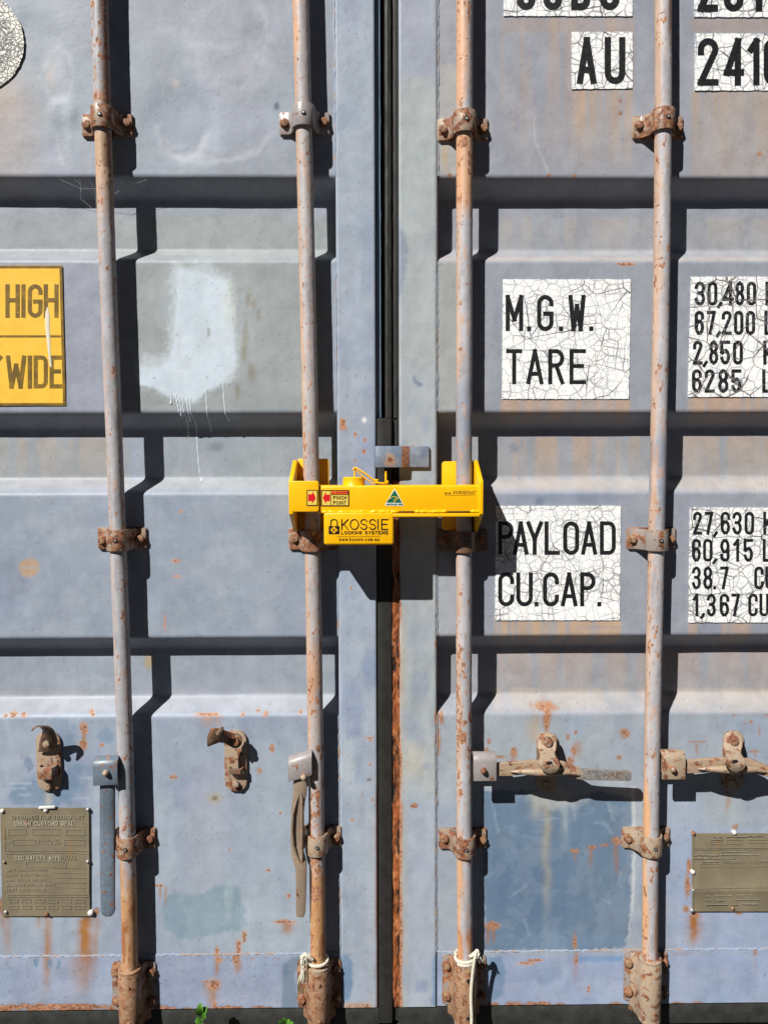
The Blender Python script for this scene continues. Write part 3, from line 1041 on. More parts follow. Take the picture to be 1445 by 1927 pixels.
def wear_right(px, py):
    w = Wear(px, py, (156, 160, 172), 400)
    w.cloud((164, 168, 178), 110, 120, 0.45, 0.68, 0.6)
    w.cloud((146, 152, 168), 150, 120, 0.5, 0.75, 0.6)
    # upper panel: stains under the decals
    w.rect(947, 34, 1189, 62, (170, 156, 150), 0.55, 4, 3)
    w.streaks(944, 1192, 34, 330, (186, 160, 140), 0.5, 16)
    w.streaks(1072, 1190, 168, 334, (190, 162, 134), 0.55, 9)
    w.streaks(1072, 1190, 168, 260, (184, 168, 150), 0.5, 26)
    w.streaks(1300, 1520, 170, 338, (188, 160, 134), 0.6, 10)
    w.rect(1300, 172, 1520, 334, (182, 168, 156), 0.45, 8, 10)
    w.rect(1300, 34, 1520, 60, (172, 152, 140), 0.6, 4, 3)
    w.blob(1090, 200, 10, 60, (204, 164, 124), 0.4, 0.7)
    w.rect(822, 120, 866, 332, (176, 176, 172), 0.7, 8, 6)
    w.run(838, 275, 335, 12, (196, 166, 120), 0.6)
    for (x, y) in ((1032, 330), (1080, 330), (846, 330), (1428, 290), (1167, 190), (1167, 213)):
        w.blob(x, y, 4, 4, (150, 96, 66), 0.8, 0.5, 0.3, 0.6 if y > 280 else 0.0)
    w.poly([(1003, 220), (1006, 219), (1008, 265), (1034, 326), (1031, 327), (1004, 266)], (192, 196, 204), 0.5, 1.5, 0.5)
    # recess
    w.rect(820, 398, 1600, 484, (158, 162, 170), 0.7, 8, 5)
    w.streaks(930, 1600, 398, 490, (178, 168, 160), 0.5, 20)
    w.rect(820, 480, 1600, 491, (190, 178, 164), 0.5, 4, 3)
    w.blob(1178, 497, 20, 4, (204, 152, 128), 0.9, 0.4, 0.5, 0.62)
    # second panel
    w.rect(822, 492, 1600, 780, (152, 158, 170), 0.65, 8, 5)
    w.rect(822, 495, 868, 776, (168, 172, 170), 0.75, 6, 6)
    w.streaks(942, 1184, 752, 800, (196, 160, 130), 1.0, 9)
    w.rect(942, 752, 1184, 776, (184, 166, 154), 0.6, 3, 3)
    w.streaks(1292, 1560, 748, 800, (200, 160, 130), 1.0, 10)
    w.rect(1292, 749, 1560, 774, (186, 166, 152), 0.6, 3, 3)
    w.rect(820, 826, 1600, 908, (160, 163, 168), 0.75, 8, 5)
    w.streaks(938, 1220, 820, 930, (190, 164, 140), 0.7, 15)
    w.streaks(1292, 1600, 820, 930, (190, 166, 144), 0.6, 17)
    w.blob(975, 842, 9, 9, (128, 138, 158), 0.6, 0.4)
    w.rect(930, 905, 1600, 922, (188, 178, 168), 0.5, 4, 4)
    # third panel
    w.rect(822, 928, 1600, 1200, (152, 158, 172), 0.6, 8, 5)
    w.blob(1050, 938, 110, 12, (132, 146, 172), 0.6, 0.5)
    w.blob(1016, 943, 9, 9, (110, 124, 146), 0.7, 0.3)
    w.rect(822, 1085, 866, 1200, (172, 178, 184), 0.7, 8, 6)
    w.rect(932, 1170, 1166, 1197, (180, 168, 160), 0.7, 4, 3)
    w.streaks(930, 1168, 1168, 1230, (204, 168, 132), 0.8, 12)
    w.streaks(1294, 1560, 1172, 1230, (200, 164, 128), 0.6, 22)
    w.rect(1085, 1178, 1180, 1183, (150, 150, 156), 0.6, 3, 3)
    w.rect(820, 1238, 1600, 1312, (160, 162, 168), 0.75, 8, 5)
    w.streaks(938, 1600, 1232, 1330, (186, 164, 150), 0.55, 13)
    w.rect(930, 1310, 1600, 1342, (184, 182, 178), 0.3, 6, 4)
    w.streaks(930, 1600, 1306, 1342, (204, 184, 160), 0.4, 30)
    # bottom panel
    w.rect(822, 1345, 1600, 1800, (162, 174, 188), 0.8, 8, 5)
    w.cloud((172, 182, 188), 90, 140, 0.48, 0.7, 0.6, 1345)
    w.cloud((152, 166, 190), 110, 90, 0.52, 0.72, 0.6, 1345)
    w.rect(1260, 1560, 1600, 1800, (158, 174, 206), 0.7, 20, 12)
    w.blob(1260, 1530, 60, 60, (170, 182, 204), 0.6, 0.6)
    # darker blue repaint
    P = [(906, 1490), (925, 1488), (1015, 1486), (1060, 1500), (1130, 1490), (1188, 1500), (1190, 1580), (1186, 1660), (1190, 1720), (1180, 1765), (1172, 1784),
         (1110, 1788), (1000, 1788), (908, 1788), (912, 1700), (907, 1620)]
    w.poly(P, (106, 130, 156), 0.93, 2.2, 7, 7)
    w.blob(1000, 1680, 80, 70, (92, 120, 152), .6, .8)
    w.blob(1060, 1770, 110, 16, (118, 144, 172), 0.6, 0.5, 0.6)
    w.run(1028, 1492, 1790, 16, (168, 164, 150), 0.75)
    w.run(1008, 1490, 1560, 26, (178, 178, 170), 0.8)
    w.run(1060, 1490, 1610, 14, (150, 164, 172), 0.7)
    w.blob(1050, 1500, 40, 18, (186, 186, 180), 0.7, 0.5, 0.7)
    for (pts) in ([(922, 1500), (926, 1502), (940, 1568), (936, 1570)], [(955, 1690), (958, 1690), (992, 1668), (990, 1664)], [(1075, 1505), (1079, 1505), (1084, 1545), (1080, 1545)],
                  [(1140, 1510), (1145, 1510), (1158, 1545), (1150, 1545)], [(1115, 1550), (1122, 1544), (1140, 1548), (1154, 1568), (1150, 1570), (1136, 1552)],
                  [(985, 1728), (988, 1728), (996, 1760), (993, 1760)], [(1018, 1540), (1050, 1536), (1050, 1541), (1018, 1545)], [(1165, 1640), (1168, 1640), (1165, 1662), (1162, 1662)],
                  [(1063, 1500), (1067, 1500), (1065, 1560), (1061, 1560)], [(1130, 1690), (1150, 1698), (1150, 1701), (1129, 1693)]):
        w.poly(pts, (160, 178, 194), 0.40, 1.4, 3.0, 3)
    w.poly([(1186, 1480), (1193, 1480), (1196, 1600), (1192, 1700), (1184, 1765), (1181, 1765), (1187, 1690), (1191, 1600)], (208, 214, 218), 0.7, 2.5, 3, 6)
    # rust on the bottom panel
    for (x, y, rx, ry) in ((1027, 1333, 22, 7), (1030, 1344, 8, 12), (1028, 1362, 5, 16), (1176, 1380, 10, 9), (1079, 1412, 6, 9), (1071, 1432, 9, 8), (966, 1416, 6, 9),
                           (1068, 1387, 4, 6), (1083, 1379, 3, 4), (915, 1412, 5, 6), (920, 1396, 4, 6), (940, 1424, 12, 3), (1160, 1582, 10, 8), (1114, 1594, 9, 4), (1081, 1601, 9, 4),
                           (1138, 1590, 8, 3), (925, 1742, 16, 8), (1081, 1772, 4, 18), (1083, 1806, 6, 14), (1310, 1396, 18, 2), (1420, 1414, 12, 2), (1412, 1358, 3, 4),
                           (1400, 1362, 3, 2), (1380, 1346, 4, 2), (1440, 1346, 4, 2), (1428, 1375, 2, 8), (1164, 1425, 5, 4), (1382, 1556, 6, 5),
                           (1296, 1630, 5, 14), (1293, 1668, 6, 22), (1290, 1712, 6, 8), (1308, 1722, 10, 6), (1390, 1718, 10, 3), (1000, 1806, 14, 3), (830, 1350, 5, 14), (824, 1392, 5, 26), (822, 1360, 3, 60)):
        w.blob(x, y, rx, ry, (166, 116, 80), 0.75, 0.4, 0.5, 0.55)
    for (x, y0, y1, ww, a) in ((1028, 1345, 1380, 14, .8), (1010, 1345, 1370, 6, .5), (1311, 1400, 1430, 5, .6), (1420, 1416, 1436, 5, .6), (966, 1420, 1440, 12, .6), (1160, 1590, 1660, 8, .7),
                               (1110, 1598, 1640, 7, .6), (1082, 1604, 1630, 6, .4), (918, 1745, 1790, 6, .7), (930, 1745, 1785, 6, .6), (1083, 1800, 1860, 10, .9), (1306, 1722, 1795, 24, .95),
                               (1284, 1790, 1880, 30, .35), (1368, 1490, 1540, 10, .7), (1418, 1785, 1860, 8, .7), (1366, 1480, 1500, 10, .5), (1084, 1395, 1436, 14, .5)):
        w.run(x, y0, y1, ww, (168, 112, 60), a)
    w.blob(1005, 1375, 14, 22, (190, 170, 146), 0.6, 0.6, 0.5)
    # rail
    w.rect(822, 1796, 1600, 1900, (150, 172, 212), 0.55, 3, 1)
    w.cloud((170, 184, 210), 80, 60, 0.5, 0.7, 0.5, 1797)
    w.poly([(918, 1800), (942, 1800), (950, 1830), (946, 1870), (920, 1890)], (118, 146, 180), 0.85, 3, 3)
    w.blob(1025, 1826, 26, 26, (132, 152, 184), 0.6, 0.25, 0.3)
    w.rect(1080, 1797, 1170, 1808, (112, 146, 188), 0.8, 4, 3)
    w.blob(1395, 1828, 18, 22, (140, 156, 188), 0.5, 0.5)
    for (x, y, rx, ry) in ((990, 1812, 20, 3), (1010, 1806, 14, 3), (1107, 1860, 3, 8)):
        w.blob(x, y, rx, ry, (206, 158, 140), 0.7, 0.4, 0.5, 0.6)
    for k in range(16):
        w.blob(random.uniform(840, 1445), 1890 + random.uniform(-2, 2), random.uniform(6, 16), random.uniform(2, 5), (130, 84, 56), 0.8, 0.4, 0.5, 0.7)
    w.blob(968, 1892, 18, 8, (150, 106, 66), 0.8, 0.4, 0.4, 0.6)
    w.mix((fbm(px, py, 3.0, 4.0, 93, 2) > 0.85) * 0.4, (116, 108, 110))
    return w


def door_panel(root, x0, x1, wear_fn, seed):
    xs, zs = cols(x0, x1), rows(Z_SEAM + 0.0012, Z_TOP)
    Xg, Zg = np.meshgrid(xs, zs, indexing='ij')
    px, py = to_px(Xg, Zg)
    Y = prof(Zg) + dents(px, py, seed)
    if seed == 21:      # knocks in the upper left panel
        for (cx, cy, r, a) in ((340, 240, 70, 0.0035), (420, 60, 60, -0.002), (60, 90, 60, 0.002), (120, 210, 26, -0.002), (20, 1110, 45, 0.002), (420, 1710, 50, 0.0015)):
            Y = Y + a * np.exp(-(((px - cx) ** 2 + (py - cy) ** 2) / r ** 2) ** 2)
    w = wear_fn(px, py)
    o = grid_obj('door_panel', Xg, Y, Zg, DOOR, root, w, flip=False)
    # rail below the weld seam
    zr = np.concatenate([[Z_BOT, Z_BOT], rows(Z_BOT + 0.0005, Z_SEAM - 0.0005), [Z_SEAM - 0.0005]])
    yr = np.full(len(zr), -0.0022)
    yr[0], yr[-1] = 0.02, 0.01
    Xr, Zr = np.meshgrid(xs, zr, indexing='ij')
    Yr = np.repeat(yr[None, :], len(xs), 0)
    px, py = to_px(Xr, Zr)
    Yr[:, 1:-1] += dents(px, py, seed + 3, 0.0006)[:, 1:-1]
    grid_obj('bottom_rail', Xr, Yr, Zr, DOOR, root, wear_fn(px, py))
    # weld bead along the seam
    bm = bmesh.new()
    n = int((x1 - x0) / 0.004)
    pts = [(x0 + (x1 - x0) * i / n, -0.0008 + random.uniform(-.0004, .0004), Z_SEAM + random.uniform(-.0008, .0008)) for i in range(n + 1)]
    tube(bm, pts, [0.0019 + random.uniform(-.0006, .0005) for _ in pts], 8)
    bm_obj('weld_bead', bm, BEAD, o)
    return o


nb = NT('painted_weld')
BEAD = nb.out(nb.mix(nb.step(nb.noise(22, 5, 0.7), 0.5, 0.62), a4(154, 167, 187), a4(174, 146, 124)), 0.55, nb.bump(nb.noise(300, 3), 0.0005, 0.6))

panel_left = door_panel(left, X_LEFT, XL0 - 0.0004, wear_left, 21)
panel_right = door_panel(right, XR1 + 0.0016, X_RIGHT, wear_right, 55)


def wear_stile_left(px, py):
    w = Wear(px, py, (162, 174, 190), 700)
    w.cloud((172, 184, 202), 60, 160, 0.45, 0.7, 0.7)
    w.cloud((148, 162, 186), 70, 110, 0.55, 0.75, 0.6)
    w.blob(662, 20, 16, 22, (146, 154, 172), 0.6, 0.2, 0.3)
    for (x, y, rx, ry, a) in ((690, 860, 20, 40, .5), (665, 1330, 20, 50, .5), (700, 1260, 20, 30, .6), (665, 1375, 12, 14, .5)):
        w.blob(x, y, rx, ry, (132, 150, 186), a, 0.5)
    w.blob(655, 1440, 14, 50, (182, 194, 202), 0.7, 0.4, 0.4)
    w.blob(690, 1600, 20, 80, (176, 190, 204), 0.6, 0.5, 0.5)
    w.rect(690, 1380, 712, 1900, (176, 180, 190), 0.4, 6, 5)
    for (x, y, rx, ry) in ((645, 795, 6, 9), (645, 806, 7, 4), (668, 818, 3, 5), (687, 828, 2, 5), (685, 850, 4, 5), (668, 868, 2, 3), (661, 1106, 2, 4), (697, 1392, 2, 2), (697, 1438, 2, 3), (694, 1388, 9, 1.5), (701, 1504, 2, 4), (663, 1541, 3, 3), (681, 1495, 2, 2)):
        w.blob(x, y, rx, ry, (208, 150, 120), 0.85, 0.35, 0.4, 0.7)
    w.blob(685, 790, 4, 5, (232, 236, 240), 0.9, 0.3, 0.3)
    w.blob(695, 1466, 6, 3, (110, 104, 92), 0.8, 0.5, 0.6)
    w.poly([(640, 1800), (654, 1792), (662, 1810), (664, 1850), (656, 1880), (642, 1885)], (108, 140, 176), 0.8, 3, 3)
    w.rect(708, 1500, 716, 1900, (140, 84, 52), 0.7, 3, 2)
    w.run(709, 1480, 1920, 4, (150, 96, 62), 0.8)
    w.blob(672, 1893, 30, 8, (196, 160, 130), 0.7, 0.4, 0.5, 0.5)
    w.mix((fbm(px, py, 3.0, 5.0, 97, 2) > 0.84) * 0.45, (110, 116, 130))
    return w


def wear_stile_right(px, py):
    w = Wear(px, py, (168, 176, 182), 900)
    w.cloud((182, 190, 192), 50, 110, 0.42, 0.7, 0.8)
    w.cloud((154, 166, 182), 50, 80, 0.55, 0.75, 0.5)
    w.rect(745, -200, 830, 150, (160, 168, 188), 0.7, 10, 8)
    w.poly([(752, 300), (758, 200), (775, 150), (790, 145), (805, 165), (818, 175), (822, 420), (770, 470), (755, 430)], (174, 184, 186), 0.85, 7, 6)
    w.poly([(752, 420), (770, 470), (765, 510), (752, 560), (745, 560), (745, 420)], (132, 142, 166), 0.7, 5, 4)
    w.rect(765, 480, 822, 850, (176, 184, 186), 0.7, 6, 6)
    w.poly([(776, 706), (781, 708), (783, 716), (796, 724), (790, 731), (779, 722)], (94, 106, 130), 0.95, 1.5, 2, 5)
    for (x, y, rx, ry, a) in ((775, 770, 12, 14, .5), (800, 800, 8, 14, .6), (775, 1370, 14, 22, .5), (790, 1290, 16, 30, .5), (800, 1440, 8, 6, .6)):
        w.blob(x, y, rx, ry, (142, 156, 182), a, 0.5)
    w.blob(778, 1430, 22, 30, (196, 186, 168), 0.5, 0.6)
    w.rect(745, 1140, 764, 1900, (184, 176, 160), 0.55, 6, 5)
    w.cloud((164, 176, 194), 60, 80, 0.5, 0.7, 0.35)
    w.rect(765, 1500, 826, 1900, (170, 182, 204), 0.6, 20, 8)
    w.rect(782, 1843, 804, 1866, (146, 160, 188), 0.7, 4, 3)
    w.poly([(815, 1795), (830, 1795), (830, 1890), (812, 1890)], (122, 152, 186), 0.8, 3, 3)
    w.run(752, 905, 1000, 14, (172, 130, 92), 0.7)
    # the rusted left edge, worst low down
    n1 = fbm(px, py, 8, 46, 951, 4)
    edge = 1 - sstep(4.0, 10.0, px - 745.5 - (n1 - 0.5) * 9 - (py - 950) * 0.004)
    lo = sstep(860, 1080, py)
    w.r = np.maximum(w.r, edge * lo * 0.85)
    w.mix(edge * lo * 0.9, (176, 104, 58))
    for (x, y, rx, ry) in ((821, 1210, 3, 10), (822, 1350, 5, 14), (823, 1390, 4, 26), (779, 1515, 7, 4)):
        w.blob(x, y, rx, ry, (160, 100, 62), 0.8, 0.4, 0.5, 0.8)
    w.rect(818.5, -300, 824, 1780, (120, 116, 118), 0.55, 1.2, 2.2)
    return w


def stile(root, x0, x1, wear_fn, seed, ret):
    """folded post: sides go back into the door, front face rounded at its edges"""
    path = [(x0, ret), (x0, 0.012), (x0, 0.004)]
    r = 0.004
    for a in (0, 30, 60, 90):
        path.append((x0 + r - r * math.cos(math.radians(a)), 0.001 - r * math.sin(math.radians(a))))
    n = int((x1 - x0 - 2 * r) / 0.0028)
    path += [(x0 + r + (x1 - x0 - 2 * r) * i / n, -0.003) for i in range(1, n)]
    for a in (90, 60, 30, 0):
        path.append((x1 - r + r * math.cos(math.radians(a)), 0.001 - r * math.sin(math.radians(a))))
    path += [(x1, 0.004), (x1, 0.012), (x1, ret)]
    P = np.array(path)
    zs = rows(Z_BOT - 0.001, Z_TOP)
    Xg = np.repeat(P[:, 0][:, None], len(zs), 1)
    Yg = np.repeat(P[:, 1][:, None], len(zs), 1)
    Zg = np.repeat(zs[None, :], len(P), 0)
    px, py = to_px(Xg, Zg)
    k = (P[:, 1] < 0.0)[:, None]
    Yg = Yg + k * (fbm(px, py, 40, 60, seed, 3) - 0.5) * 0.0012
    return grid_obj('stile', Xg, Yg, Zg, DOOR, root, wear_fn(px, py))


stile_left = stile(left, XL0, XL1, wear_stile_left, 5, 0.055)
stile_right = stile(right, XR0, XR1, wear_stile_right, 9, 0.055)
# caulked welds where the stiles meet the panels
for (xe, host, rad) in ((XR1 + 0.0004, stile_right, 0.0013), (XL0 - 0.0002, stile_left, 0.0022)):
    for (za, zb) in ((Z_SEAM, Z_D - .004), (Z_C0 + .003, Z_C1 - .004), (Z_B0 + .003, Z_B1 - .004), (Z_A + .003, Z_TOP)):
        bm = bmesh.new()
        n = int((zb - za) / 0.006)
        pts = [(xe + random.uniform(-.0005, .0005), -0.0004 + random.uniform(-.0007, .0006), za + (zb - za) * i / n) for i in range(n + 1)]
        tube(bm, pts, [max(.0006, rad + random.uniform(-.0007, .0005)) for _ in pts], 8)
        bm_obj('weld_bead', bm, BEAD, host)

# rubber gasket in the gap: torn away above, whole below
ZG = zc(786)


def strip(bm, path, z0, z1, nz=60, jit=0.0004):
    zs = [z0 + (z1 - z0) * i / nz for i in range(nz + 1)]
    rows_ = [[bm.verts.new((p[0] + random.uniform(-jit, jit), p[1] + random.uniform(-jit, jit), z)) for p in path] for z in zs]
    for a, b in zip(rows_, rows_[1:]):
        for i in range(len(path) - 1):
            bm.faces.new((a[i], a[i + 1], b[i + 1], b[i]))


g0, g1 = XL1 + 0.0006, XR0 - 0.0004
lobe0 = xc(725)
bm = bmesh.new()
strip(bm, [(lobe0, .05), (lobe0, .010), (lobe0 + .002, .0055), (lobe0 + .006, .004), (lobe0 + .0075, .0055), (lobe0 + .009, .004), (lobe0 + .013, .005), (lobe0 + .0155, .009),
           (lobe0 + .016, .016), (lobe0 + .0175, .016), (lobe0 + .018, .006), (lobe0 + .021, .005), (g1, .007), (g1, .05)], ZG, Z_TOP)
bm_obj('gasket', bm, BLACKR, right, 40)
bm = bmesh.new()
xm = g0 + 0.030
strip(bm, [(g0, .05), (g0, .0035), (g0 + .003, .0015), (g0 + .015, .0005), (xm, .0015), (xm + .003, .006), (xm + .004, .012), (g1 - .006, .010), (g1, .003), (g1, .05)], Z_BOT - 0.04, ZG - 0.001)
bm_obj('gasket', bm, BLACKR, left, 40)
# painted flange left exposed above the tear
bm = bmesh.new()
x_f = xc(718.5)
ZT = [(g0, zc(790)), (g0 + 0.006, zc(785)), (x_f, zc(781))]
fl = [(XL1 - .001, .010), (XL1 + .004, .0085), (XL1 + .008, .010), (x_f - .0015, .0105), (x_f, .0125), (x_f, .03)]
zs_ = np.linspace(zc(786), Z_TOP, 60)
rr_ = []
for k, z in enumerate(zs_):
    rr_.append([bm.verts.new((p[0] + (0.0 if i != 4 else random.uniform(-.0004, .0004)), p[1], z + (0.004 * (i - 2) / 3 if k == 0 else 0))) for i, p in enumerate(fl)])
for a, b in zip(rr_, rr_[1:]):
    for i in range(len(fl) - 1):
        bm.faces.new((a[i], a[i + 1], b[i + 1], b[i]))
nf = NT('faded_blue_flange_paint')
FLANGE = nf.out(nf.mix(nf.step(nf.noise(60, 4, stretch=(1, 1, .08)), .35, .65), a4(112, 140, 176), a4(150, 172, 198)), 0.5, nf.bump(nf.noise(200, 3), .0004, .5))
bm_obj('edge_flange', bm, FLANGE, left, 40)
# rusted lip between gasket and right stile, low down
xs_ = np.linspace(xc(737), XR0 + 0.001, 9)
zs_ = rows(Z_BOT - 0.004, zc(905))
Xg, Zg = np.meshgrid(xs_, zs_, indexing='ij')
px_, py_ = to_px(Xg, Zg)
w_ = Wear(px_, py_, (160, 92, 52), 1200)
w_.cloud((118, 70, 46), 6, 26, 0.46, 0.64, 0.8)
w_.cloud((196, 132, 84), 5, 22, 0.54, 0.7, 0.7)
w_.cloud((40, 34, 30), 7, 34, 0.60, 0.66, 0.95)
Yg = 0.0030 + (fbm(px_, py_, 5, 11, 31, 3) - 0.5) * 0.007
Yg[0, :] = 0.02
Xg = Xg + ((fbm(px_ * 0, py_, 1, 28, 33, 3) - 0.5) * 0.008) * np.linspace(1, 0, 9)[:, None]
grid_obj('rusted_lip', Xg, Yg, Zg, ROD, right, w_)
# bottom rubber lip
bm = bmesh.new()
for (a, b) in ((X_LEFT, XL1), (XR0, X_RIGHT)):
    strip(bm, [(a, .03), (a + .001, .004), (b - .001, .004), (b, .03)], Z_BOT - 0.05, Z_BOT - 0.0015, 3, 0.0)
for root, (a, b) in ((left, (X_LEFT, XL1 + .002)), (right, (XR0 - .002, X_RIGHT))):
    bm = bmesh.new()
    n = int((b - a) / 0.012)
    top = []
    for i in range(n + 1):
        x = a + (b - a) * i / n
        j = random.uniform(-.0012, .0012)
        top.append([(x, 0.012, Z_BOT - .0008 + j), (x, 0.002 + j * .5, Z_BOT - .002 + j), (x, 0.0002 + j * .5, Z_BOT - .010), (x, 0.001, Z_BOT - .028), (x, .004, Z_BOT - .050), (x, .03, Z_BOT - .0515)])
    vr = [[bm.verts.new(p) for p in r] for r in top]
    for p, q in zip(vr, vr[1:]):
        for i in range(len(p) - 1):
            bm.faces.new((p[i], p[i + 1], q[i + 1], q[i]))
    bm_obj('bottom_seal', bm, DARKSILL, root, 40)
bm.free() if False else None

# paint drips running down over the fold
bm = bmesh.new()
drips = [[(322, 738), (323, 745), (322, 760)], [(332, 742), (334, 760), (337, 775), (343, 784)], [(338, 744), (340, 765), (343, 784)], [(344, 746), (345, 770), (349, 782), (354, 800), (355, 822)],
         [(352, 748), (354, 770), (358, 792)], [(358, 748), (359, 775), (366, 790), (370, 802), (371, 830), (374, 870), (377, 897), (381, 906)],
         [(388, 732), (389, 760), (391, 785), (396, 798), (398, 812)], [(420, 720), (422, 755), (425, 780), (432, 792)]]
for d in drips:
    fine = []
    for (a, b), (c, e) in zip(d, d[1:]):
        for i in range(8):
            fine.append((a + (c - a) * i / 8, b + (e - b) * i / 8))
    fine.append(d[-1])
    pts = []
    for (a, b) in fine:
        p = U(a, b, 0.0)
        for _ in range(4):
            p = U(a, b, float(prof(p.z)))
        pts.append((p.x, float(prof(p.z)) + 0.0011, p.z))
    m_ = len(pts)
    tube(bm, pts, [0.0017 + (0.0009 if i > m_ - 5 else 0) + 0.0003 * math.sin(i * 1.3) for i in range(m_)], 8)
DRIP = plain_mat('white_spray_paint', a4(212, 224, 236), 0.4, 0.06)
bm_obj('paint_drips', bm, DRIP, panel_left, 60)

# keeper tab welded to the right stile, lapping over the left door
tab = thing('door_tab', 'bent blue-grey steel tab with rust spot welded across the door gap', 'tab', U(757, 880, -0.004))
z0, z1 = U(757, 879.5, -.02).z, U(757, 839.5, -.02).z
xa, xb, xk0, xk1 = U(706, 860, -.026).x, U(807, 860, -.007).x, U(752, 860, -.026).x, U(768, 860, -.008).x
bm = bmesh.new()
strap(bm, [(xa, -.024), (xa + .02, -.0245), (xk0, -.024), (xk0 + .006, -.0225), (xk1, -.0085), (xk1 + .005, -.0075), (xb, -.0072)], 0.0055, z0, z1, 0.0012)
NTB = NT('tab_paint')
p_ = NTB.t.nodes.new('ShaderNodeSeparateXYZ')
NTB.put(p_.inputs[0], NTB.co)
lx = float(xk0 + 0.012 - tab.location.x)
band = NTB.step(NTB.math('ABSOLUTE', NTB.math('SUBTRACT', NTB.math('ADD', p_.outputs[0], NTB.math('MULTIPLY', NTB.math('SUBTRACT', NTB.noise(40, 3), .5), .02)), lx)), 0.007, 0.011, 1, 0)
c_ = NTB.mix(NTB.step(NTB.noise(30, 4), .4, .65), a4(116, 132, 154), a4(150, 162, 178))
vm_ = NTB.t.nodes.new('ShaderNodeVectorMath')
vm_.operation = 'DISTANCE'
NTB.put(vm_.inputs[0], NTB.co)
q_ = U(734, 866, -.027) - tab.location
vm_.inputs[1].default_value = (q_.x, q_.y, q_.z)
spot = NTB.step(NTB.math('ADD', vm_.outputs['Value'], NTB.math('MULTIPLY', NTB.math('SUBTRACT', NTB.noise(90, 4), .5), .022)), 0.008, 0.016, 1, 0)
c_ = NTB.mix(NTB.math('MULTIPLY', spot, .8), c_, a4(176, 146, 116))
spot2 = NTB.step(NTB.math('ADD', vm_.outputs['Value'], NTB.math('MULTIPLY', NTB.math('SUBTRACT', NTB.noise(120, 4), .5), .016)), 0.003, 0.007, 1, 0)
c_ = NTB.mix(spot2, c_, a4(132, 82, 54))
c_ = NTB.mix(NTB.math('MULTIPLY', band, .9), c_, rust_colour(NTB))
c_ = NTB.mix(NTB.step(NTB.noise(150, 4), .64, .68), c_, rust_colour(NTB))
TABM = NTB.out(c_, 0.5, NTB.bump(NTB.noise(250, 4), .0005, .6))
bm_obj('tab_plate', bm, TABM, tab)
bm = bmesh.new()
for (zz) in (z0 + .001, z1 - .001):
    tube(bm, [(xk1 + .002 + i * .004, -.0045, zz + random.uniform(-.0006, .0006)) for i in range(8)], .0024, 8)
bm_obj('weld_bead', bm, RUSTY, tab)


# ------------------------------------------------------------------ locking bars
ROD_Y, ROD_R = -0.032, 0.0162
RODS = [
    [(0, 187.5), (260, 195.5), (518, 203.5), (980, 221), (1460, 238), (1610, 241.5), (1800, 244.5), (1930, 246)],
    [(0, 566), (518, 578), (905, 586), (1035, 589), (1440, 594.5), (1790, 598), (1930, 600)],
    [(0, 873.8), (518, 873.7), (900, 872.5), (1400, 872.8), (1640, 874), (1790, 875.5), (1930, 876)],
    [(0, 1247), (518, 1243.5), (980, 1236), (1400, 1226), (1640, 1223), (1790, 1223), (1930, 1222)],
]
rod_fit = []
for R in RODS:
    P = [U(x, y, ROD_Y) for y, x in R]
    rod_fit.append(np.polyfit([p.z for p in P], [p.x for p in P], 3))
ZR0, ZR1 = U(0, 1990, ROD_Y).z, U(0, -60, ROD_Y).z


def rod_x(k, z):
    f = rod_fit[k]
    zz = np.clip(z, ZR0, ZR1)
    d = np.polyval(np.polyder(f), zz)
    return np.polyval(f, zz) + (z - zz) * d


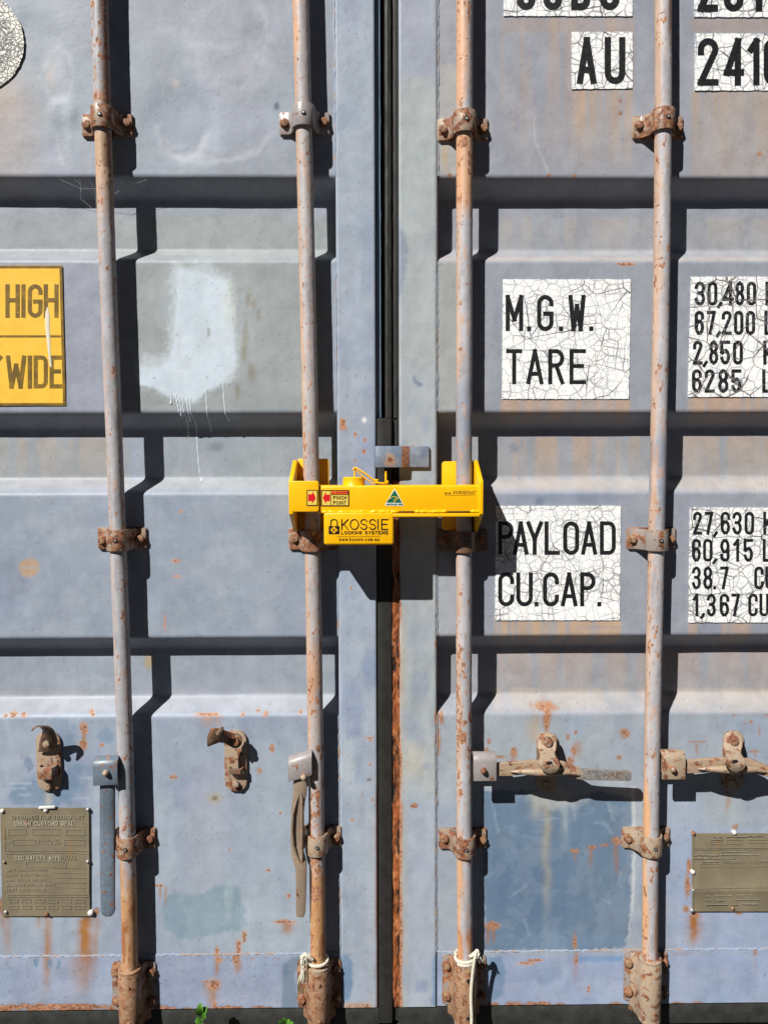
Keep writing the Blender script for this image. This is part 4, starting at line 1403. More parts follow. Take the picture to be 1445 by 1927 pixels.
def rod_wear(k, px, py, ang):
    """ang: 0 faces the viewer, negative = left"""
    w = Wear(ang * 16 + 300 * k, py, [(176, 176, 182), (184, 178, 178), (182, 181, 187), (183, 181, 185)][k], 1500 + 60 * k)
    u = ang * 15.5
    w.cloud((196, 192, 194), 12, 120, 0.45, 0.7, 0.6)
    w.cloud((146, 142, 148), 9, 50, 0.55, 0.7, 0.5)
    n1 = fbm(u + 900 * k, py, 14, 90, 1600 + k, 4)
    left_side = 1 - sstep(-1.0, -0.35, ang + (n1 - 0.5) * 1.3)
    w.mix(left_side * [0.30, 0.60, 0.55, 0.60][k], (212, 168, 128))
    if k == 0:
        w.mix(sstep(262, 270, py) * (1 - sstep(300, 480, py)) * 0.8, (206, 166, 124))
        w.mix(sstep(185, 200, py) * (1 - sstep(205, 215, py)) * 0.9, (196, 140, 112))
        w.mix((1 - sstep(.25, .9, np.abs(ang - .95) + (n1 - .5))) * (py < 330) * 0.8, (112, 84, 66))
        lo = sstep(1560, 1640, py + (n1 - .5) * 160)
        w.mix(lo * 0.92, (196, 146, 98))
        w.mix(lo * sstep(.48, .6, fbm(u, py, 14, 36, 1650, 4)) * .85, (160, 100, 62))
        w.mix(lo * sstep(.56, .64, fbm(u, py, 9, 22, 1654, 3)) * .8, (204, 172, 140))
        w.mix(sstep(1400, 1440, py) * (1 - sstep(1470, 1520, py)) * .7, (140, 152, 164))
    if k == 1:
        lo = sstep(1600, 1640, py + (n1 - .5) * 60)
        w.mix(lo * 0.95, (200, 148, 96))
        w.mix(lo * sstep(.5, .6, fbm(u, py, 14, 40, 1651, 4)) * .8, (164, 106, 64))
        w.mix(lo * sstep(.58, .66, fbm(u, py, 9, 22, 1655, 3)) * .6, (214, 180, 144))
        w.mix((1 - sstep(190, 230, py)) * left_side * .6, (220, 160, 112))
        w.mix(sstep(1150, 1250, py) * (1 - sstep(1300, 1400, py)) * sstep(.4, .6, n1) * .7, (206, 156, 116))
    if k == 2:
        w.mix((1 - sstep(-.3, .5, ang + (n1 - .5) * 1.2)) * (py < 210) * .75, (222, 168, 124))
        w.mix(sstep(262, 275, py) * (1 - sstep(380, 440, py)) * .8, (220, 166, 120))
        w.mix(sstep(700, 740, py) * (1 - sstep(930, 980, py)) * .65, (132, 144, 162))
        lo = sstep(1725, 1745, py + (n1 - .5) * 50)
        w.mix(lo * sstep(.35, .6, n1) * .9, (196, 134, 84))
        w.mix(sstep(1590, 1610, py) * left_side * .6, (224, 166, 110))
    if k == 3:
        w.mix(sstep(780, 860, py) * (1 - sstep(960, 1010, py)) * sstep(.4, .6, n1) * .7, (138, 150, 170))
        w.mix((1 - sstep(.25, .6, np.abs(ang - .75) + (n1 - .5) * .8)) * (1 - sstep(60, 130, py)) * .85, (140, 98, 72))
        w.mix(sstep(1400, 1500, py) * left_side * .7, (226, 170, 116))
        w.mix((1 - sstep(.3, .6, np.abs(ang - .7) + (n1 - .5))) * sstep(1690, 1700, py) * .8, (176, 110, 74))
    # flaked chips
    ch = fbm(u * 1.0 + 500 * k, py, 9, 17, 1700 + 5 * k, 3)
    dens = sstep(.40, .75, fbm(u * .4, py, 20, 160, 1750 + k, 2))
    bias = [-0.03, 0.01, -0.02, -0.02][k]
    pit = fbm(u + 300 * k, py, 4.5, 7, 1850 + 5 * k, 2)
    side = np.exp(-((ang + [-.9, .75, .9, .9][k]) / .55) ** 2)
    w.r = np.maximum(w.r, sstep(.66, .80, pit + .16 * side * (.4 + dens) - .02) * .75)
    w.mix(sstep(.62, .74, fbm(u + 77 * k, py, 7, 26, 1900 + k, 3)) * .5, (206, 158, 124))
    w.r = np.maximum(w.r, sstep(.64, .76, ch + .22 * (dens - .6) + bias) * .80)
    return w


BR_ROWS = [[238, 1013, 1576], [235, 1014, 1572], [246, 1016, 1576], [242, 1013, 1574]]
BR_MAT = [['RUSTY', 'RUSTY', 'RUSTY'], ['PAINTED', 'RUSTY', 'TAN'], ['RUSTY', 'BROWN', 'RUSTY'], ['RUSTY', 'MIXED', 'TAN']]
MATS = dict(RUSTY=RUSTY, MIXED=MIXED, PAINTED=PAINTED, TAN=TAN, BROWN=BROWN, BLUESTEEL=BLUESTEEL)
WING = [['MIXED', 'MIXED', 'MIXED'], ['PAINTED', 'TAN', 'MIXED'], ['TAN', 'BROWN', 'MIXED'], ['TAN', 'RUSTY', 'TAN']]


def omega(cx, R, flare, wing, yc=ROD_Y, y0=-0.0045):
    """bearing strap round the bar: wings on the door, arch over the bar"""
    path = [(cx - wing, y0), (cx - R - flare - .006, y0), (cx - R - flare - .001, y0 - .003), (cx - R - .0005, yc + .010), (cx - R, yc)]
    for a in range(170, 0, -10):
        path.append((cx + R * math.cos(math.radians(a)), yc - R * math.sin(math.radians(a))))
    path += [(cx + R, yc), (cx + R + .0005, yc + .010), (cx + R + flare + .001, y0 - .003), (cx + R + flare + .006, y0), (cx + wing, y0)]
    return path


def hexbolt(parent, x, z, y, r=0.0082, h=0.008, mat=None):
    bm = bmesh.new()
    disc(bm, (x, z), r * 1.22, y, y - 0.0016, 20, 0.0004)
    disc(bm, (x, z), r, y - 0.0016, y - h, 6, 0.0009, random.uniform(0, 1))
    bm_obj('bolt', bm, mat or BOLT, parent)


BAR_LABELS = [
    'leftmost locking bar, grey paint worn to rust brown low down, blue handle hanging',
    'locking bar just left of the door gap, twisted rusty handle hanging down',
    'locking bar just right of the door gap with handle swung level over blue patch',
    'rightmost locking bar with rusty handle level beside the right metal plate',
]
bars = []
for k in range(4):
    zb = Z_BOT - 0.075
    root = thing('locking_bar', BAR_LABELS[k], 'locking bar', (float(rod_x(k, zb)), ROD_Y, zb), 'vertical locking bars on the doors')
    bars.append(root)
    zs = np.concatenate([[zb], rows(zb + 0.001, Z_TOP + 0.06, d=0.0036)])
    na = 36
    th = np.linspace(-math.pi, math.pi, na + 1)
    TH, ZZ = np.meshgrid(th, zs, indexing='ij')
    rx = rod_x(k, ZZ)
    px_, py_ = to_px(rx, ZZ)
    rad = ROD_R + (fbm(TH * 15 + 50 * k, py_, 6, 10, 1800 + k, 2) - .5) * 0.0006
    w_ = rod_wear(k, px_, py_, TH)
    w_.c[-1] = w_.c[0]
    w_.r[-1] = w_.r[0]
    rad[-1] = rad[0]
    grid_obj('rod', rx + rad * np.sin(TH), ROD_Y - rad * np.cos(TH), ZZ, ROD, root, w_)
    for j, py in enumerate(BR_ROWS[k]):
        pc = U(RODS[k][0][1], py, 0.0)
        z = pc.z
        cx = float(rod_x(k, z))
        bm = bmesh.new()
        R = ROD_R + 0.0042
        strap(bm, omega(cx, R, 0.006 if k < 3 else 0.010, 0.049), 0.0046, z - 0.0215, z + 0.0215, 0.0012)
        br = bm_obj('bar_bracket', bm, MATS[BR_MAT[k][j]], root)
        bm = bmesh.new()
        pts = rrect(cx - .052, cx + .052, z - .0235, z + .0235, .007)
        prism(bm, [(a, -.0003, b) for a, b in pts], (0, -.0022, 0), .0006)
        bm_obj('base_plate', bm, MATS[WING[k][j]], br)
        for sx in (-1, 1):
            hexbolt(br, cx + sx * .0395 + random.uniform(-.001, .001), z + random.uniform(-.003, .003), -0.0066)
        bm = bmesh.new()
        yf = ROD_Y - R - .0023
        disc(bm, (cx + .002, z), .0042, yf + .001, yf - .0010, 14, .0003)
        rv = bm_obj('rivet', bm, HOLE, br)
        bm = bmesh.new()
        disc(bm, (cx + .002, z), .0019, yf - .0002, yf - .0018, 10, .0003)
        bm_obj('rivet_core', bm, SCREW, br)
    # long bearing at the foot
    za, zt = U(0, [1900, 1900, 1897, 1893][k], 0).z, U(0, [1809, 1808, 1803, 1801][k], 0).z
    zm = (za + zt) / 2
    cx = float(rod_x(k, zm))
    bm = bmesh.new()
    R = ROD_R + 0.0048
    strap(bm, omega(cx, R, 0.004, 0.030), 0.0046, za - .020, zt + .001, 0.0014)
    gb = bm_obj('guide_bracket', bm, [RUSTTAN, RUSTTAN, RUSTTAN, TAN][k], root)
    bm = bmesh.new()
    prism(bm, [(a, -.0024, b) for a, b in rrect(cx - .047, cx + .047, za, zt, .008)], (0, -.0035, 0), .0009)
    bm_obj('base_plate', bm, [MIXED, BROWN, MIXED, MIXED][k], gb)
    for sx in (-1, 1):
        for zz in (za + .022, zt - .022):
            hexbolt(gb, cx + sx * .038, zz, -.0059, .0085, .008)
    bm = bmesh.new()
    tube(bm, [(cx, ROD_Y, zt - .006), (cx, ROD_Y, zt - .004), (cx, ROD_Y, zt + .004), (cx, ROD_Y, zt + .006)], [R + .0005, R + .0022, R + .0022, ROD_R + .001], 28)
    bm_obj('collar', bm, [RUSTTAN, TAN, TAN, TAN][k], gb, 50)
    bm = bmesh.new()
    tube(bm, [(cx, ROD_Y, za - .022), (cx, ROD_Y, za - .020), (cx, ROD_Y, za - .012), (cx, ROD_Y, za - .010)], [ROD_R + .001, R + .0024, R + .0024, R], 28)
    bm_obj('collar', bm, [RUSTTAN, TAN, TAN, TAN][k], gb, 50)
    for zz in (zt - .024, za + .006):
        bm = bmesh.new()
        disc(bm, (cx + .003, zz), .0040, ROD_Y - R - .0010, ROD_Y - R - .0034, 14, .0003)
        bm_obj('rivet', bm, [BOLT, BOLT, HOLE, BOLT][k], gb)


# ---- handles
def clevis(root, x0, x1, y0, y1, mat, tilt=0.0, pin=None, pinmat=None, d0=-.062, d1=-.030):
    """plate folded over the top (inverted U) welded to the bar"""
    bm = bmesh.new()
    ya, yb = d0, d1
    dm = (d0 + d1) / 2
    P0, P1 = U(x0, y1, dm), U(x1, y0, dm)
    r = (yb - ya) / 2 * .8
    prof_ = [(ya + .002, P0.z), (ya + .002, P1.z - r)]
    for a in (150, 120, 90, 60, 30):
        prof_.append((dm + (yb - ya - .004) / 2 * math.cos(math.radians(a)), P1.z - r + r * math.sin(math.radians(a))))
    prof_ += [(yb - .002, P1.z - r), (yb - .002, P0.z + .004)]
    strap(bm, prof_, .0058, 0, P1.x - P0.x, 0.0012)
    for v in bm.verts:
        a, b, c = v.co
        v.co = (P0.x + c, a, b + tilt * c)
    cl = bm_obj('clevis', bm, mat, root)
    if pin:
        q = U(pin[0], pin[1], ya)
        bm = bmesh.new()
        rr = .0062
        tube(bm, [(q.x, yb - .002, q.z), (q.x, ya - .002, q.z), (q.x, ya - .007, q.z), (q.x, ya - .0105, q.z), (q.x, ya - .012, q.z)], [rr * .8, rr, rr, rr * .75, rr * .3], 16)
        bm_obj('pin', bm, pinmat or RUSTY, cl, 50)
    return cl


HS = lambda px, py, y: U(px, py, y)
# bar 1: blue handle hanging straight down
clevis(bars[0], 181, 226, 1426, 1473, BLUESTEEL, 0.05, (201, 1453), TAN)
bm = bmesh.new()
secs = []
for (x, y, w_px, dep, th) in ((202, 1452, 12, -.047, .007), (203, 1472, 13, -.047, .0075), (203, 1488, 13.5, -.046, .008), (203, 1512, 13.5, -.041, .0085), (203, 1540, 13.5, -.036, .0085), (203, 1560, 13.5, -.035, .008),
                               (203, 1590, 13.5, -.038, .008), (203, 1620, 13.5, -.043, .0075), (203, 1650, 13.5, -.046, .0065), (203.5, 1690, 13, -.047, .006), (204, 1712, 13, -.047, .0055), (204, 1719, 11, -.047, .005), (204, 1723, 6, -.047, .004)):
    p = U(x, y, dep)
    hw = abs(U(x + w_px, y, dep).x - p.x)
    secs.append((p, hw, th))
loft(bm, secs, (1, 0, 0), (0, 1, 0), 16, 4.5)
bm_obj('handle', bm, BLUESTEEL, bars[0], 40)
# bar 2: twisted rusty handle hanging down
clevis(bars[1], 544, 588, 1425, 1466, PAINTED, 0.30, (572, 1461), TAN)
bm = bmesh.new()
secs = []
for (x, y, w_px, dep, th) in ((566, 1455, 12, -.048, .007), (565, 1475, 13, -.049, .008), (564, 1496, 13, -.050, .009), (562, 1508, 12, -.049, .010), (560, 1530, 12, -.044, .011), (559.5, 1560, 12, -.040, .012), (559.5, 1585, 12, -.039, .012),
                               (560, 1603, 11.5, -.042, .011), (564, 1620, 12, -.049, .009), (567, 1634, 10.5, -.053, .006), (567, 1655, 10, -.053, .005), (566.5, 1690, 9.5, -.052, .0048), (566, 1716, 9, -.052, .0045), (565.5, 1724, 7, -.052, .004)):
    p = U(x, y, dep)
    hw = abs(U(x + w_px, y, dep).x - p.x)
    secs.append((p, hw, th))
loft(bm, secs, (1, 0, 0), (0, 1, 0), 16, 4.5)
# pressed channel: raised rims either side of a trough
for sgn, top in ((-1, 0), (1, -4)):
    secs = []
    for (x, y, w_px, dep, th) in ((566, 1492 + top, 1.2, -.056, .002), (563.5, 1506 + top, 2.6, -.059, .005), (560.5, 1530, 3.2, -.055, .007), (559.5, 1560, 3.4, -.052, .008), (560, 1588, 3.2, -.051, .007), (563, 1606, 2.6, -.054, .005), (566, 1622, 1.2, -.058, .002)):
        off = 9.5 * math.sin(math.pi * min(1, max(0, (y - 1488) / 138.0))) ** .6
        p = U(x + sgn * off, y, dep)
        secs.append((p, abs(U(x + w_px, y, dep).x - U(x, y, dep).x), th))
    loft(bm, secs, (1, 0, 0), (0, 1, 0), 12, 2.6)
hd = bm_obj('handle', bm, GREYLEVER, bars[1], 30)


def level_handle(root, x0, x1, ym, dx, big, mat, txt):
    """handle swung level: flat root, bulged middle with a spoon-shaped lip, flat grip"""
    bm = bmesh.new()
    secs = []
    for (x, yy, h, dep, th) in ((-6, 0, 11, -.046, .006), (8, 0, 12, -.047, .0065), (28, -1, 12.5, -.047, .007), (60, -4, 12, -.044, .008), (90, -5, 11.5, -.043, .009), (125, -3, 11.5, -.045, .008), (146, 4, 11.5, -.049, .007), (160, 9, 10, -.053, .006),
                                 (176, 10, 10, -.054, .0055), (230, 12, 9.5, -.054, .005), (250, 12.5, 9, -.054, .005), (254, 12.5, 7.5, -.054, .004)):
        p = U(x0 + x, ym + yy, dep)
        hh = abs(U(x0 + x, ym + yy + h, dep).z - p.z)
        secs.append((p, hh, th))
    loft(bm, secs, (0, 0, 1), (0, 1, 0), 20, 8)
    secs = []
    for (x, yy, h, dep, th) in ((28, 5, 1, -.056, .002), (50, 5, 5, -.061, .006), (80, 6, 7, -.064, .009), (110, 5, 7.5, -.064, .009), (138, 6, 5, -.063, .005), (158, 11, 1.5, -.060, .002)):
        p = U(x0 + x, ym + yy, dep)
        secs.append((p, abs(U(x0 + x, ym + yy + h, dep).z - p.z), th))
    loft(bm, secs, (0, 0, 1), (0, 1, 0), 14, 2.2)
    h_ = bm_obj('handle', bm, mat, root, 40)
    if txt:
        bm = bmesh.new()
        text_px(bm, txt, ym + 6, ym + 17, -.0596, 1.1)
        bm_obj('stamped_mark', bm, BROWN, h_, 0)
    return h_


clevis(bars[2], 889, 932, 1417, 1464, PAINTED, 0.0, (909, 1449), RUSTY)
level_handle(bars[2], 932, 1185, 1447, 0, True, LEVER, [('H', 1136, 1144), ('H', 1147, 1154), ('8', 1158, 1163), ('2', 1165, 1170)])
clevis(bars[3], 1240, 1284, 1413, 1461, TAN, 0.0, (1264, 1446), RUSTY)
level_handle(bars[3], 1284, 1537, 1442, 0, True, LEVER, None)


# ---- keepers
def plate_keeper(root, x0, x1, y0, y1, mat, y_=-.0075):
    A, B = U(x0, y1, -.004), U(x1, y0, -.004)
    w2 = (B.x - A.x) / 2
    bm = bmesh.new()
    prism(bm, [(a, -.0005, b) for a, b in rrect(A.x, B.x, A.z, B.z, w2 * .85, 7)], (0, y_ + .0005, 0), .0012)
    return bm_obj('base_plate', bm, mat, root)


def flap(bm, secs, n=10, power=5):
    """curved plate lofted through (px, py, depth, half width px, half thickness)"""
    S = []
    for (x, y, dep, hw, th) in secs:
        p = U(x, y, dep)
        S.append((p, abs(U(x + hw, y, dep).x - p.x), th))
    loft(bm, S, (1, 0, 0), (0, 1, 0), 14, power)


KEEP = ['open handle keeper with horn-shaped latch pointing up, above the metal plate on the left', 'open handle keeper with folded-back catch between the two left bars',
        'closed handle keeper gripping the handle above the dark blue patch', 'closed handle keeper gripping the handle at the right edge']
GRP = 'handle keepers bolted to the doors'
# closed keepers on the right door
for i, (cx_, dy, lab) in enumerate(((1029, 0, KEEP[2]), (1378, -3, KEEP[3]))):
    root = thing('handle_keeper', lab, 'latch', U(cx_, 1488, 0), GRP)
    bp = plate_keeper(root, cx_ - 21, cx_ + 20, 1378 + dy, 1490 + dy, TAN)
    bm = bmesh.new()
    A, B = U(cx_ - 21, 1432 + dy, 0), U(cx_ - 13, 1404 + dy, 0)
    box(bm, A.x, B.x, -.032, -.006, A.z, B.z, .001)
    bm_obj('side_lug', bm, BROWN, root)
    bm = bmesh.new()
    flap(bm, [(cx_ - 1, 1380 + dy, -.026, 5, .003), (cx_ - 1, 1382 + dy, -.027, 11, .004), (cx_, 1386 + dy, -.028, 15, .0045), (cx_, 1397 + dy, -.031, 18, .0045), (cx_, 1408 + dy, -.040, 17, .0045), (cx_, 1414 + dy, -.050, 15, .0045),
              (cx_ + 1, 1421 + dy, -.066, 14, .0045), (cx_ + 3, 1428 + dy, -.079, 17, .0045), (cx_ + 4, 1437 + dy, -.083, 20, .0045), (cx_ + 5, 1446 + dy, -.081, 17, .0045), (cx_ + 6, 1452 + dy, -.078, 11, .004), (cx_ + 6, 1455 + dy, -.077, 5, .003)])
    fl_ = bm_obj('catch', bm, TAN, root, 40)
    q = U(cx_ + 4, 1436 + dy, -.0872)
    bm = bmesh.new()
    pts = [(q.x + .0062 * math.cos(a) * 1.0, q.z + .0032 * math.sin(a) + .001 * math.cos(a)) for a in [2 * math.pi * k / 16 for k in range(16)]]
    prism(bm, [(a, -.0856, b) for a, b in pts], (0, -.0024, 0), 0)
    bm_obj('slot', bm, HOLE, fl_)
    q = U(cx_, 1397 + dy, -.036)
    bm = bmesh.new()
    disc(bm, (q.x, q.z), .0125, -.034, -.038, 20, .0008)
    disc(bm, (q.x, q.z), .0085, -.038, -.045, 6, .001, .3)
    bm_obj('bolt', bm, RUSTY, root)
    q = U(cx_ - 1, 1477 + dy, -.010)
    bm = bmesh.new()
    disc(bm, (q.x, q.z), .0075, -.0075, -.018, 14, .001)
    bm_obj('bolt', bm, TAN, root)
# open keeper 1: horn pointing up and left
root = thing('handle_keeper', KEEP[0], 'latch', U(93, 1488, 0), GRP)
plate_keeper(root, 72, 114, 1376, 1488, TAN)
bm = bmesh.new()
secs = []
for (x, y, dep, hx, hz, th) in ((60, 1376, -.074, 1, 1, .0015), (65, 1370, -.073, 3, 3, .003), (74, 1366, -.068, 5, 5, .005), (84, 1367, -.058, 7, 7, .006), (91, 1373, -.048, 10, 9, .006), (93, 1384, -.036, 14, 10, .006), (92, 1396, -.026, 17, 10, .005), (91, 1408, -.018, 17, 9, .004), (84, 1414, -.015, 13, 5, .003)):
    p = U(x, y, dep)
    secs.append((x, y, dep, hx, th))
flap(bm, secs, power=3)
bm_obj('catch', bm, BROWN, root, 40)
q = U(88, 1400, -.034)
bm = bmesh.new()
disc(bm, (q.x, q.z), .007, -.024, -.038, 14, .001)
bm_obj('bolt', bm, TAN, root)
A, B = U(73, 1464, -.02), U(104, 1442, -.02)
bm = bmesh.new()
strap(bm, [(A.x, -.008), (A.x + .001, -.020), (A.x + .005, -.026), (B.x - .005, -.027), (B.x - .001, -.021), (B.x, -.008)], .005, A.z, B.z, .001)
bm_obj('staple', bm, RUSTY, root)
q = U(92, 1478, -.01)
bm = bmesh.new()
disc(bm, (q.x, q.z), .0078, -.0075, -.019, 6, .001, .4)
bm_obj('bolt', bm, TAN, root)
# open keeper 2: catch folded to the left
root = thing('handle_keeper', KEEP[1], 'latch', U(445, 1488, 0), GRP)
plate_keeper(root, 424, 464, 1374, 1488, TAN)
bm = bmesh.new()
S = []
for (x, y, dep, hz, th) in ((393, 1402, -.070, 3, .003), (392, 1394, -.070, 11, .004), (397, 1387, -.069, 16, .005), (405, 1385, -.066, 15, .005), (413, 1384, -.060, 13, .005), (422, 1386, -.050, 12, .005), (431, 1390, -.040, 13, .005), (440, 1394, -.032, 14, .005), (449, 1394, -.028, 13, .005), (454, 1394, -.027, 8, .004)):
    p = U(x, y, dep)
    S.append((p, abs(U(x, y + hz, dep).z - p.z), th))
loft(bm, S, (0, 0, 1), (.3, 1, 0), 14, 3.0)
tube(bm, [U(410, 1382, -.066), U(418, 1372, -.066), U(420, 1367, -.064)], [.006, .005, .001], 8)
bm_obj('catch', bm, BROWN, root, 40)
q = U(444, 1395, -.036)
bm = bmesh.new()
disc(bm, (q.x, q.z), .0125, -.030, -.034, 20, .0008)
disc(bm, (q.x, q.z), .0075, -.034, -.043, 14, .001)
bm_obj('bolt', bm, RUSTY, root)
A, B = U(431, 1456, -.02), U(456, 1446, -.02)
bm = bmesh.new()
strap(bm, [(A.x, -.008), (A.x + .001, -.018), (A.x + .004, -.022), (B.x - .004, -.022), (B.x - .001, -.018), (B.x, -.008)], .004, A.z, B.z, .001)
bm_obj('staple', bm, BROWN, root)
q = U(444, 1475, -.01)
bm = bmesh.new()
disc(bm, (q.x, q.z), .0078, -.0075, -.017, 6, .001, .4)
bm_obj('bolt', bm, TAN, root)


# ------------------------------------------------------------------ decals
def sheet(name, x0, y0, x1, y1, mat, label, cat, group, th=0.0003, jag=0.0006, skew=(0, 0, 0, 0)):
    """thin flaking vinyl sheet with a chipped outline; skew moves the left/right x at bottom"""
    c = [U(x0, y0), U(x1, y0), U(x1 + skew[1], y1), U(x0 + skew[0], y1)]
    out = []
    for i in range(4):
        a, b = c[i], c[(i + 1) % 4]
        n = max(2, int((b - a).length / 0.005))
        for k in range(n):
            p = a.lerp(b, k / n)
            d = (b - a).normalized()
            nn = Vector((-d.z, 0, d.x))
            out.append(p + nn * random.uniform(-jag, jag) * (1 if k else 0))
    mid = sum(c, Vector()) / 4
    root = thing(name, label, cat, (mid.x, -0.0008, mid.z), group)
    bm = bmesh.new()
    prism(bm, [(p.x, -.0002, p.z) for p in out], (0, -th - .0014, 0), 0)
    bm_obj('vinyl_sheet', bm, mat, root, 0)
    return root, -.0016 - th


DG = 'cracked white lettering decals on the right door'
D_LIGHT = decal_mat('cracked_white_vinyl', 16, 74, .0024, .0024, 1.7)
D_PAY = decal_mat('cracked_white_vinyl_fine', 18, 74, .0019, .0023, 4.4)
D_HEAVY = decal_mat('heavily_cracked_vinyl', 20, 74, .0046, .0022, 8.3, gap=(160, 150, 142))
D_MID = decal_mat('cracked_vinyl_broad', 22, 80, .0032, .0026, 12.1)
L_BLACK = letter_mat('black_vinyl_letter', (22, 23, 25), chip=0.74)
L_CRACK = letter_mat('cracked_black_letter', (24, 25, 27), 20, 74, .0038, .0016, 8.3, chip=0.665)
L_MID = letter_mat('worn_black_letter', (24, 25, 27), chip=0.70)

r_, d_ = sheet('decal', 947, -110, 1189, 31, D_MID, 'cracked white decal with tall black owner letters cut by the top edge', 'decal', DG)
bm = bmesh.new()
text_px(bm, [('G', 972, 1007), ('C', 1022, 1057), ('D', 1074, 1110), ('U', 1128, 1165)], -75, 19, d_, 13)
bm_obj('lettering', bm, L_BLACK, r_, 0)
r_, d_ = sheet('decal', 1305, -110, 1560, 33, D_MID, 'cracked white decal with black serial digits at the top right corner', 'decal', DG)
bm = bmesh.new()
text_px(bm, [('2', 1312, 1350), ('0', 1361, 1398), ('1', 1412, 1430)], -72, 22, d_, 13)
bm_obj('lettering', bm, L_BLACK, r_, 0)
r_, d_ = sheet('decal', 1075, 61, 1189, 168, D_MID, 'small cracked white decal reading AU in black', 'decal', DG)
bm = bmesh.new()
text_px(bm, [('A', 1085, 1122), ('U', 1137, 1176)], 70, 158, d_, 12)
bm_obj('lettering', bm, L_BLACK, r_, 0)
r_, d_ = sheet('decal', 1306, 64, 1560, 171, D_MID, 'cracked white decal with black digits 2410 at the right edge', 'decal', DG)
bm = bmesh.new()
text_px(bm, [('2', 1312, 1351), ('4', 1361, 1399), ('1', 1405, 1428), ('0', 1436, 1474)], 72, 161, d_, 12)
bm_obj('lettering', bm, L_BLACK, r_, 0)
r_, d_ = sheet('decal', 946, 526, 1186, 751, D_LIGHT, 'cracked white square decal reading M.G.W. and TARE', 'decal', DG, skew=(-2, -4, 0, 0))
bm = bmesh.new()
text_px(bm, [('M', 951, 984), ('.', 991, 999), ('G', 1010, 1041), ('.', 1051, 1059), ('W', 1069, 1101), ('.', 1108, 1116)], 555, 623, d_, 8)
o_ = bm_obj('lettering', bm, L_BLACK, r_, 0)
bm = bmesh.new()
text_px(bm, [('T', 952, 982), ('A', 990, 1022), ('R', 1031, 1061), ('E', 1071, 1102)], 657, 723, d_, 7.6)
bm_obj('lettering', bm, L_BLACK, r_, 0)
r_, d_ = sheet('decal', 1299, 521, 1560, 747, D_HEAVY, 'badly flaking white decal with faded rows 30,480 and 67,200', 'decal', DG, skew=(-6, 0, 0, 0))
for (items, ya, yb) in (([('3', 1306, 1326), ('0', 1330, 1349), (',', 1349, 1357), ('4', 1358, 1380), ('8', 1382, 1400), ('0', 1404, 1422), ('K', 1439, 1460)], 530, 575),
                        ([('6', 1306, 1324), ('7', 1329, 1346), (',', 1347, 1355), ('2', 1357, 1376), ('0', 1380, 1398), ('0', 1402, 1420), ('L', 1437, 1454)], 585, 630),
                        ([('2', 1303, 1321), (',', 1322, 1330), ('8', 1333, 1351), ('5', 1354, 1373), ('0', 1378, 1397), ('K', 1435, 1456)], 641, 686),
                        ([('6', 1301, 1320), ('2', 1325, 1344), ('8', 1350, 1370), ('5', 1375, 1394), ('L', 1433, 1450)], 695, 739)):
    words_px(items, ya, yb, d_, 6.2, L_CRACK, r_)
r_, d_ = sheet('decal', 932, 952, 1167, 1167, D_PAY, 'cracked white square decal reading PAYLOAD and CU.CAP., partly in lock shadow', 'decal', DG, skew=(-1, -2, 0, 0))
bm = bmesh.new()
text_px(bm, [('P', 937, 966), ('A', 965, 994), ('Y', 990, 1021), ('L', 1024, 1053), ('O', 1059, 1089), ('A', 1093, 1123), ('D', 1128, 1158)], 981, 1044, d_, 7.6)
bm_obj('lettering', bm, L_BLACK, r_, 0)
bm = bmesh.new()
text_px(bm, [('C', 937, 967), ('U', 971, 1002), ('.', 1005, 1013), ('C', 1021, 1051), ('A', 1055, 1086), ('P', 1091, 1120), ('.', 1123, 1131)], 1077, 1141, d_, 7.6)
bm_obj('lettering', bm, L_BLACK, r_, 0)
r_, d_ = sheet('decal', 1297, 955, 1560, 1171, D_MID, 'cracked white decal with black rows 27,630 and 60,915 and 38.7', 'decal', DG, skew=(-3, 0, 0, 0))
for (items, ya, yb) in (([('2', 1303, 1320), ('7', 1325, 1341), (',', 1341, 1349), ('6', 1355, 1373), ('3', 1377, 1395), ('0', 1400, 1418), ('K', 1435, 1456)], 963, 1006),
                        ([('6', 1301, 1318), ('0', 1322, 1340), (',', 1340, 1348), ('9', 1354, 1372), ('1', 1378, 1390), ('5', 1398, 1416), ('L', 1434, 1451)], 1014, 1057),
                        ([('3', 1301, 1318), ('8', 1322, 1340), ('.', 1341, 1347), ('7', 1354, 1370), ('C', 1418, 1436), ('U', 1439, 1457)], 1066, 1109),
                        ([('1', 1302, 1313), (',', 1317, 1325), ('3', 1329, 1346), ('6', 1353, 1371), ('7', 1375, 1391), ('C', 1407, 1425), ('U', 1428, 1446)], 1117, 1160)):
    words_px(items, ya, yb, d_, 5.6, L_MID, r_)

# yellow height and width sign
YS = NT('yellow_sign_vinyl')
cy_ = YS.mix(YS.step(YS.noise(30, 4), .35, .7), a4(255, 208, 76), a4(252, 200, 66))
cy_ = YS.mix(YS.step(YS.noise(240, 3), .70, .74, 0, .6), cy_, a4(150, 110, 40))
cy_ = YS.mix(YS.step(YS.noise(170, 3), .72, .76, 0, .7), cy_, a4(255, 226, 150))
YS_M = YS.out(cy_, .4, YS.bump(YS.noise(200, 3), .0003, .5))
root, d_ = sheet('warning_sign', -260, 500, 117, 763, YS_M, 'yellow sign with brown border reading HIGH and WIDE on the left door', 'sign', None, jag=0.0003, skew=(20, 7, 0, 0))
NB = NT('faded_brown_ink')
ink = NB.mix(NB.step(NB.noise(45, 4), .4, .7), a4(116, 90, 30), a4(150, 116, 30))
ink = NB.mix(NB.step(NB.noise(200, 3), .62, .72, 0, .6), ink, a4(206, 156, 50))
INK = NB.out(ink, .45)
bm = bmesh.new()
